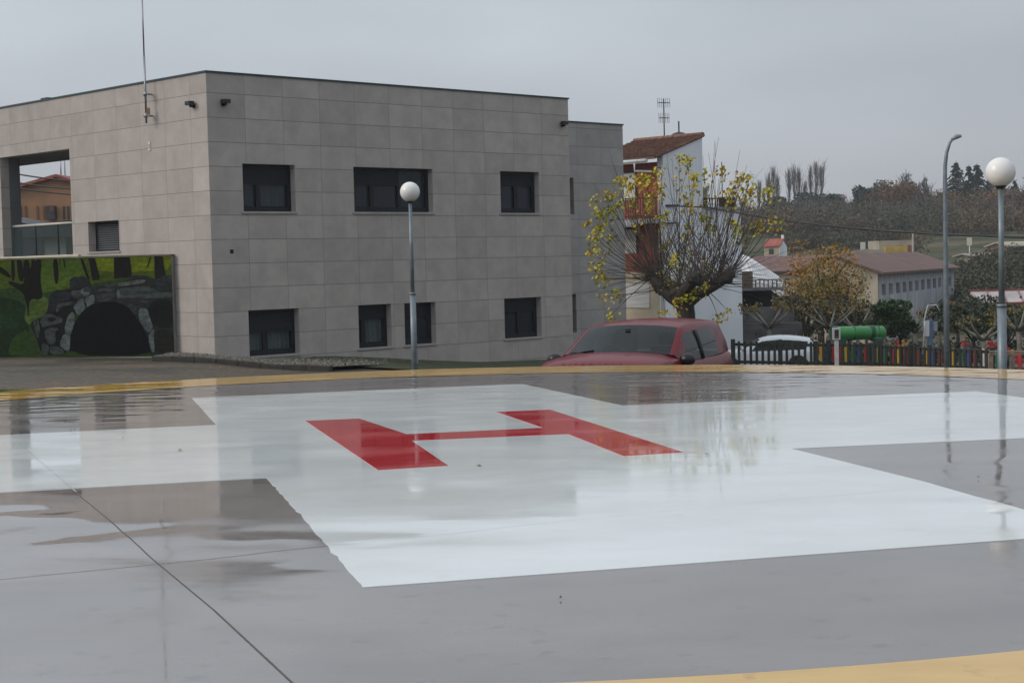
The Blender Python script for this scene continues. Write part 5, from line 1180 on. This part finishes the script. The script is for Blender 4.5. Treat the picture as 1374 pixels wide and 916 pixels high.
for h_ in hol: s = MB(); s.box(h_[0], h_[1], .28, .34, h_[2], h_[3]); s.build('window', m_win, wh)
hgt = whp(1163, 339)[1]
s = MB(); s.prism([(-.02, .01, -9), (-.02, dep, -9), (-.02, dep, zE_), (-.02, dep / 2, zE_ + 1.12), (-.02, .01, zE_)], (-.2, 0, 0)); s.build('gable_wall', m_beige, wh, recalc=True)
for a, b_ in ((-.5, dep / 2), (dep + .5, dep / 2)):
    s = MB(); zz0 = zE_ - .12; s.prism([(-.6, a, zz0), (-.6, b_, zE_ + 1.22), (-.6, b_, zE_ + 1.37), (-.6, a, zz0 + .15)], (wlen + .9, 0, 0)); s.build('roof_slope', m_brroof, wh, recalc=True)
# yellow and beige building on the hill foot
D = 178.; o = thing('yellow_walled_building', 'low beige building with a yellow wall section above the warehouse roof', 'building', tuple(dp(1178, 330, D)[:2]) + (0,))
f_ = lambda px, py: (local(px, py, D, o.location).x, dp(px, py, D).z)
a, z = f_(1120, 342); b_, z2 = f_(1190, 336); s = MB(); s.prism([(a, 0, z - 3), (b_, 0, z - 3), (b_, 0, z2), (f_(1160, 334)[0], 0, f_(1160, 334)[1]), (a, 0, z)], (0, .4, 0)); s.build('low_wall', m_beige, o, recalc=True)
a, z = f_(1181, 323); b_, z2 = f_(1225, 324); s = MB(); s.box(a, b_, .5, 6, z - 6, z); s.build('block', m_beige, o)
a, z = f_(1187, 331); b_, z2 = f_(1217, 331); s = MB(); s.box(a, b_, -.3, .45, z - 4, z); s.build('yellow_wall', M('yellow_render', (.50, .34, .06), .8, .15, 1), o)
s = MB(); a, z = f_(1217.5, 329); s.box(a, a + .5, -.35, .1, z - 4, z); s.build('pillar', M('rust_pillar', (.2, .09, .05), .8, .1), o)
x, y, z = at(1225, 172); s = MB(); s.tube([(x, y, z - 2), (x, y, ztop(1225, 313, 172))], [.14, .10], 6); tag(s.build('concrete_pole', m_conc), 'pale concrete pole beside the yellow walled building', 'pole')
for px, py, lab in ((1269, 324, 'small white notice board on the slope left'), (1301, 324, 'small white notice board on the slope right'), (1158, 330, 'small cream hut on the slope above the warehouse roof')):
    D = 190; p = dp(px, py, D); z0 = zg(p.x, p.y); s = MB(); s.box(p.x - .28, p.x + .28, p.y, p.y + .12, p.z - .45, p.z + .45); s.tube([(p.x, p.y + .06, min(z0, p.z - .6)), (p.x, p.y + .06, p.z - .4)], .06, 5)
    tag(s.build('notice_board' if px > 1200 else 'field_marker', M('board_white', (.6, .58, .5), .6, .05)), lab.replace('right', 'right of the other, nearer the globe pole').replace('slope left', 'slope beside the street light pole') if px > 1200 else 'small cream marker standing on the slope above the warehouse roof', 'sign' if px > 1200 else 'marker')
# houses at right
gable('terracotta_house', 'brown house with pale flat roof line at the far right of the slope', 'house', 1356, 1420, 352, 330, 325, 165, 8, M('brown_render', (.20, .11, .07), .85, .2, 1), m_beige, 0, [(1366, 340, 1, 1)])
gable('stone_wall_ruin', 'low beige walled outbuilding on the right slope left of the globe pole', 'outbuilding', 1306, 1342, 356, 344, 341, 168, 5, M('old_plaster', (.24, .21, .17), .9, .3, 1), m_conc, 0.1)
gable('hilltop_house', 'small pinkish house among the trees on the ridge beneath the globe lamp', 'house', 1348, 1364, 278, 262, 256, 270, 6, M('pink_render', (.34, .25, .22), .9, .2, 1), M('tan_roof', (.25, .18, .14), .9, .1), 0.2)
gable('ridge_shed', 'tiny ochre shed on the open skyline between poplars and pine', 'shed', 1121, 1134, 276, 266, 261, 300, 5, M('ochre_far', (.32, .2, .11), .9, .1), m_brroof, 0)
# pavilion with striped red and white roof, columns
D = 76.; o = thing('market_pavilion', 'pavilion with white and red trimmed roof and pale slatted wall at the right', 'pavilion', tuple(dp(1360, 420, D)[:2]) + (0,))
f_ = lambda px, py: (local(px, py, D, o.location).x, dp(px, py, D).z)
x0, z0 = f_(1322, 396); x1 = f_(1430, 396)[0]; z1 = f_(1360, 409)[1]
s = MB(); n = 18
m_wp = M('pavilion_white', (.40, .36, .355), .6, .15, 1); m_wr2 = M('pavilion_red', (.24, .05, .05), .5, .1)
s.prism([(x0, 2.5, z0), (x1, 2.5, z0), (x1, 0, z1), (x0, 0, z1)], (0, 0, .12)); s.build('roof', m_wp, o, recalc=True)
s = MB(); s.box(x0 - .05, x1, 2.45, 2.6, z0 + .121, z0 + .19); s.build('ridge_trim', m_wr2, o); s = MB(); s.box(x0 - .05, x1, -.06, .02, z1 + .02, z1 + .135); s.build('eave_trim', m_wr2, o)
for k in range(1, 5): x = lerp(x0, x1, k / 5); s = MB(); s.prism([(x, 2.4, z0 + .13), (x + .04, 2.4, z0 + .13), (x + .04 - .5, 0, z1 + .13), (x - .5, 0, z1 + .13)], (0, 0, .03)); s.build('roof_rib', m_wr2, o, recalc=True)
s = MB(); s.box(x0 + .2, x1, 1.2, 1.35, -6, z1 - .02); s.build('wall', M('pav_wall', (.36, .30, .26), .8, .2, 2), o)
s = MB(); x, zz0 = f_(1318, 450); zt = f_(1350, 447)[1]
while x < x1: s.box(x, x + .09, .1, .16, -5, zt); x += .19
s.build('slatted_wall', m_wp, o)
s = MB(); s.box(f_(1318, 450)[0], x1, .2, .25, -5, f_(1350, 462)[1]); s.build('red_base', m_wr2, o)

# --- trees of the playground
def lt(px, pyt, D, rx, mt, lab, name='garden_tree', trunk=.35, n=1800, sz=.16, lobes=12, lean=0, zb=None, barkm=None):
    x, y, z = at(px, D); H = ztop(px, pyt, D) - z; return leafy_tree(name, lab, x, y, z, H, rx, mt, None, trunk, n, sz, lobes, barkm, lean)
lt(1100, 316, 84, 2.0, L_aut, 'airy orange and green autumn tree before the brown roofed hall', 'autumn_tree', .34, 4200, .13, 26)
L_dk = leafmat('dark_leaf', [(.015, .02, .010), (.035, .035, .016), (.07, .055, .02)], 1)
lt(1068, 388, 74, 1.7, L_dk, 'dark leafed tree left of the white totem behind the hatchback', 'garden_tree', .35, 3600, .12, 18)
lt(1138, 392, 74, 1.5, L_dk, 'dark leafed tree directly behind the green tank', 'garden_tree', .35, 3200, .12, 16)
lt(1083, 360, 80, 2.2, L_mix, 'dark lower autumn tree beneath the tall orange one', 'autumn_tree', .3, 3000, .12, 20)
lt(1128, 352, 78, 1.6, L_mix, 'greenish autumn tree leaning right of the tall orange one', 'autumn_tree', .35, 2400, .12, 18)
lt(1185, 394, 60, .82, L_grn, 'dense dark green round tree right of the green tank', 'evergreen_tree', .52, 3200, .10, 14, 0, barkm=m_barkp)
lt(1207, 406, 61, .62, L_grn, 'smaller dark green round tree touching the dense round one', 'evergreen_tree', .52, 2400, .10, 12)
lt(1305, 392, 62, 1.7, L_olv, 'grey green olive tree between the street light and the globe pole', 'olive_tree', .42, 5600, .11, 20, barkm=m_bark)
lt(1352, 402, 64, 1.4, L_olv, 'darker olive tree right of the globe lamp pole', 'olive_tree', .42, 3200, .11, 16, barkm=m_bark)
def plane(px, pyh, D, spread, lab, leaf=90):
    x, y, z = at(px, D); o = thing('pollarded_plane', lab, 'tree', (x, y, z - .2)); H = ztop(px, pyh, D) - z + .2
    s = MB(); s.tube([(0, 0, 0), (.05, 0, H * .35), (0, 0, H * .62)], [.11, .085, .075], 8); V, F = [], []
    for k in range(6):
        a = k * pi / 3 + U(-.3, .3); e = Vector((cos(a) * spread, sin(a) * spread * .8, H * U(.85, 1.0))); m_ = Vector((e.x * .5, e.y * .5, H * .74)); s.tube([(0, 0, H * .6), m_, e], [.06, .04, .03], 6)
        s.lathe([(.01, -.06), (.055, -.03), (.06, .02), (.01, .06)], 6, e)
        for q in range(4): d = Vector((U(-.5, .5), U(-.5, .5), 1)).normalized(); s.tube([e, e + d * U(.15, .4)], [.018, .006], 3, cap=False)
        for q in range(leaf // 6): leafquad(V, F, e + Vector((random.gauss(0, .17), random.gauss(0, .17), random.gauss(.05, .13))), U(.08, .17))
    s.build('trunk', m_barkp, o); leaves('leaves', V, F, L_mix, o)
plane(1112, 404, 62, 1.1, 'pollarded plane tree with pale limbs above the white totem', 160)
plane(1148, 410, 66, 1.0, 'pollarded plane tree with pale limbs over the green tank', 120)
plane(1030, 404, 60, .9, 'yellowing pollarded tree in front of the dark garage wall', 170)
plane(1226, 418, 66, .55, 'thin young pollard with small tufts left of the climbing frame', 60)
plane(1258, 412, 64, .6, 'thin young pollard directly left of the street light pole', 80)
plane(1318, 430, 56, .8, 'pale limbed pollard in front of the olive tree', 110)
plane(1365, 412, 60, .8, 'orange tufted pollard at the right edge before the pavilion', 130)
lt(1284, 392, 70, .6, L_aut, 'small orange brown crown beside the street light pole', 'autumn_tree', .5, 600, .13, 8)

# --- fences
m_fd = M('dark_green_timber', (.022, .026, .02), .7, .25, 4); cols = {'red': (.36, .02, .025), 'yellow': (.55, .34, .02), 'blue': (.03, .07, .22), 'green': (.03, .14, .07), 'white': (.55, .55, .53)}
m_pc = {k: M(k + '_picket_paint', v, .5, .12, 3) for k, v in cols.items()}
fa_, fb_ = dp(984, 489, 48.5), dp(1181, 490, 46.5)
def fence(name, lab, P0, P1, pyt0, pyt1, rails, sp, w, mats, D0, D1, px0, px1, pyb0, pyb1, posts=()):
    z00 = P0.z; o = thing(name, lab, 'fence', (P0.x, P0.y, 0), 0); d = P1 - P0; d.z = 0; ln_ = d.length; d.normalize()
    n = int(ln_ / sp)
    zt = lambda f: lerp(dp(px0, pyt0, D0).z, dp(px1, pyt1, D1).z, f); zb = lambda f: lerp(dp(px0, pyb0, D0).z, dp(px1, pyb1, D1).z, f)
    for k, mt in enumerate(mats * 99):
        if k >= n: break
        if mt is None: continue
        f = k / n; c = d * ln_ * f; u = d * w / 2; t = Vector((d.y, -d.x, 0)) * .018; s = MB(); zt_, zb_ = zt(f), zb(f) - .02
        poly = [c - u + Vector((0, 0, zb_)), c + u + Vector((0, 0, zb_)), c + u + Vector((0, 0, zt_ - .03)), c + Vector((0, 0, zt_ + .01)), c - u + Vector((0, 0, zt_ - .03))]
        s.prism([p + t for p in poly], -t * 2); s.build('picket', mt, o, recalc=True)
    nrm = Vector((d.y, -d.x, 0))
    for fr_ in rails:
        s = MB(); a = nrm * -.045 + Vector((0, 0, lerp(zb(0), zt(0), fr_))); b_ = d * ln_ + nrm * -.045 + Vector((0, 0, lerp(zb(1), zt(1), fr_))); s.bar(a, b_, .05, .085); s.build('rail', m_fd, o)
    for f in posts:
        c = d * ln_ * f; s = MB(); s.box(c.x - .06, c.x + .06, c.y - .06, c.y + .06, zb(f) - .6, zt(f) + .06); s.build('post', m_fd, o, bevel=.01)
    return o
fence('picket_fence', 'dark brown green picket fence between the red and white cars and the playground', fa_, fb_, 457.5, 459, (.07, .85), .178, .075, [m_fd], 48.5, 46.5, 984, 1181, 487.5, 490.5, (.0, .33, .66, 1.0))
fc_, fd_ = dp(1183, 490, 46.4), dp(1331, 495, 43)
R_, Y_, B_2, G_, W_2 = (m_pc[k] for k in ('red', 'yellow', 'blue', 'green', 'white'))
fence('picket_fence', 'dark picket fence section in front of the playground right of the corner post', fc_, fd_, 462, 469, (.07, .88), .178, .07, [m_fd], 46.4, 43, 1183, 1331, 490.5, 496, (.28, .62, 1.0))
fence('coloured_fence', 'playground fence of red yellow and blue pickets seen through the dark fence', dp(1094, 488, 53), dp(1420, 498, 47), 460, 471, (.08, .88), .235, .12, [R_, Y_, B_2, R_, R_, Y_, G_, B_2, R_, W_2, Y_, G_, R_, Y_, R_, B_2], 53, 47, 1094, 1420, 487, 499, (0, .25, .5, .75, 1))
# pale timber rail at right
o = thing('timber_railing', 'pale timber handrail with posts at the right edge in front of the fence', 'railing', tuple(dp(1328, 471, 38)[:2]) + (0,))
a = dp(1328, 471.5, 38); b_ = dp(1440, 471, 38); m_tim = M('pale_timber', (.26, .21, .17), .8, .25, 5); ov = Vector(o.location)
for dz in (0, -.055): s = MB(); s.bar(a - ov + Vector((0, 0, dz)), b_ - ov + Vector((0, 0, dz)), .10, .035); s.build('rail', m_tim, o)
for px in (1329, 1358, 1390, 1425): p = dp(px, 475, 38) - ov; s = MB(); s.box(p.x - .05, p.x + .05, p.y - .04, p.y + .04, -2.8, a.z - .08); s.build('post', m_tim, o)
# green tank
D = 55.5; a, b_ = dp(1118, 447, D), dp(1184, 446, D + 1); o = thing('green_tank', 'bright green horizontal cylinder tank with dark bands behind the fence', 'tank', (a.x, a.y, a.z)); d = b_ - a; rr = 9.2 * D / FPX; m_gt = M('green_tank_paint', (.045, .26, .06), .4, .15, 2); m_gd = M('dark_green_paint', (.008, .07, .035), .5, .1)
s = MB(); s.tube([(0, 0, 0), (.02, 0, 0), d * .98, d], [rr * .9, rr, rr, rr * .9], 26); s.build('cylinder', m_gt, o)
for f, w in ((.02, .09), (.40, .05), (.74, .16), (.90, .04)): s = MB(); c = d * f; s.tube([c - Vector((w, 0, 0)), c + Vector((w, 0, 0))], rr + .02, 26); s.build('band', m_gd, o)
for f in (.15, .8): c = d * f; s = MB(); s.box(c.x - .12, c.x + .12, -.25, .25, -1.2, -rr * .8); s.build('support', m_gd, o)
# white totem
D = 46.3; p = dp(1123, 478, D); o = thing('white_totem', 'white framed totem with a dark panel standing at the fence before the green tank', 'sign', (p.x, p.y, 0))
zt, zm, zb = dp(1123, 440, D).z, dp(1123, 456, D).z, dp(1123, 481, D).z
s = MB(); s.box(-.11, .11, 0, .1, zm, zt); s.build('frame', m_pc['white'], o, bevel=.008); s = MB(); s.box(-.06, .06, -.006, -.001, zm + .045, zt - .045); s.build('panel', m_blk, o)
s = MB(); s.box(-.055, .055, .01, .08, zb - .8, zm - .03); s.build('post', m_pc['white'], o); s = MB(); s.box(-.03, .04, -.01, -.0065, zm + .06, zm + .11); s.build('panel_mark', m_pc['green'], o)
# climbing frame with slide
D = 58.; o = thing('climbing_frame', 'playground climbing frame with white arch and blue grey slide left of the street light', 'playground frame', tuple(dp(1250, 450, D)[:2]) + (0,)); ov = Vector(o.location); zgnd = zg(ov.x, ov.y)
f_ = lambda px, py, dy=0: dp(px, py, D) - ov + Vector((0, dy, 0))
m_wp2 = M('white_tube', (.55, .56, .58), .4, .05); m_bs = M('blue_slide', (.10, .16, .26), .4, .1); m_gp = M('grey_panel', (.28, .31, .34), .6, .15)
s = MB(); s.tube([f_(1238, 445), f_(1241, 425), f_(1245, 410), f_(1256, 409), f_(1261, 417)], .022, 6); s.build('arch', m_wp2, o)
s = MB(); s.tube([f_(1238, 475), f_(1240.5, 440), f_(1240.5, 431)], .03, 6); s.build('pole', m_wp2, o)
s = MB(); s.prism([f_(1241, 430), f_(1247, 430), f_(1247, 451), f_(1241, 451)], (0, .05, 0)); s.build('panel', m_wp2, o, recalc=True)
s = MB(); s.prism([f_(1247.3, 429, .1), f_(1253, 429, .1), f_(1253, 475, .1), f_(1247.3, 475, .1)], (0, .3, 0)); s.build('slide', m_bs, o, recalc=True)
s = MB(); s.prism([f_(1253.4, 431, .1), f_(1259, 431, .1), f_(1259, 444, .1), f_(1253.4, 444, .1)], (0, .05, 0)); s.build('panel', m_gp, o, recalc=True)
# see-saw springs / red toys
def toy(px, py, D, mt, lab, w=.3, h_=.5):
    w *= .75; h_ *= .7; py += 3
    p = dp(px, py, D); z0 = zg(p.x, p.y) - .1; o = thing('spring_toy', lab, 'playground toy', (p.x, p.y, 0)); s = MB(); zz_ = p.z
    s.tube([(0, 0, z0), (0, 0, zz_ - h_ * .5)], .06, 8); s.build('spring', m_blk, o)
    s = MB(); s.prism([(-w, 0, zz_ - h_ * .5), (w, 0, zz_ - h_ * .5), (w * .8, 0, zz_ - h_ * .1), (w * .2, 0, zz_), (-w * .3, 0, zz_ + h_ * .5), (-w * .8, 0, zz_ + h_ * .4), (-w * .6, 0, zz_)], (0, .2, 0)); s.build('seat_body', mt, o, bevel=.02, recalc=True)
toy(1205, 458, 56, m_pc['red'], 'red spring toy behind the fence beneath the small green tree', .14, .5); toy(1214, 458, 55, M('orange_paint', (.5, .18, .02), .5, .1), 'orange spring toy behind the fence right of the red one', .12, .35)
toy(1296, 457, 55, m_pc['red'], 'red and white spring toy left of the pale pollard trunk', .18, .3); toy(1334, 459, 58, m_pc['red'], 'red playground bench block right of the pale pollard', .38, .35); toy(1352, 463, 52, m_pc['red'], 'red spring toy just right of the globe lamp pole', .16, .5); toy(1368, 478, 50, m_pc['red'], 'red playground toy lowest at the right edge behind the timber rail', .25, .4)
# white drawn letters-like grasses behind white car: pampas tufts
p = at(1085, 62); V, F = [], []; s = MB()
o = thing('pampas_clump', 'pale ornamental grass plumes behind the white hatchback rear', 'plant', p)
zc = ztop(1085, 452, 62) - p[2]
for i in range(60):
    x = U(-1.5, 1.2); h_ = zc * U(.75, 1.15); s.tube([(x, 0, 0), (x + U(-.05, .15), U(-.2, .2), h_ * .7), (x + U(.0, .3), U(-.2, .2), h_)], [.006, .012, .02], 3, cap=False)
s.build('plumes', M('pampas', (.30, .26, .18), .9, .2, 3), o)
V, F = [], []
for i in range(500): leafquad(V, F, Vector((U(-1.6, 1.4), U(-.4, .4), U(0, zc * .8))), .12)
leaves('leaves', V, F, L_aut, o)
# low planting at the foot of the fence trees
V, F = [], []
for i in range(4200):
    px = U(1000, 1420); D = U(60, 74); x, y, z = at(px, D); leafquad(V, F, Vector((x, y, z + abs(random.gauss(0, .38)))), U(.12, .25))
tag(leaves('undergrowth', V, F, L_olv, None), 'dark low undergrowth beneath the playground trees', 'undergrowth', kind='stuff')
# grass tufts along the left verge and at the wall foot
V, F = [], []
for i in range(5200):
    if R() < .45: p = gp(U(-60, 50), U(521, 526)); x, y = p.x, p.y
    else: t = U(2.2, 13); q = BC + r1 * t - l1 * abs(random.gauss(.1, .35)) ; x, y = q.x, q.y
    z = zg(x, y) + .10; h_ = U(.02, .06); a = U(0, 6.3); i0 = len(V); V += [(x, y, z), (x + cos(a) * .012, y + sin(a) * .012, z), (x + U(-.02, .02), y + U(-.02, .02), z + h_)]; F.append((i0, i0 + 1, i0 + 2))
tag(leaves('short_grass', V, F, leafmat('grass_blade', [(.04, .08, .015), (.08, .13, .02), (.11, .13, .03)], 1), None), 'short green grass along the wall foot and verge', 'grass', kind='stuff')

# ================================================================== HAZE
mh_ = bpy.data.materials.new('haze'); mh_.use_nodes = True; hn = mh_.node_tree
for n in list(hn.nodes): hn.nodes.remove(n)
ho = hn.nodes.new('ShaderNodeOutputMaterial'); pv = hn.nodes.new('ShaderNodeVolumePrincipled'); pv.inputs['Color'].default_value = (.80, .85, .92, 1); pv.inputs['Density'].default_value = .0004
hn.links.new(pv.outputs[0], ho.inputs['Volume'])
s = MB(); s.box(-905, 905, -205, 905, -16, 30); tag(s.build('haze', mh_), kind='stuff')
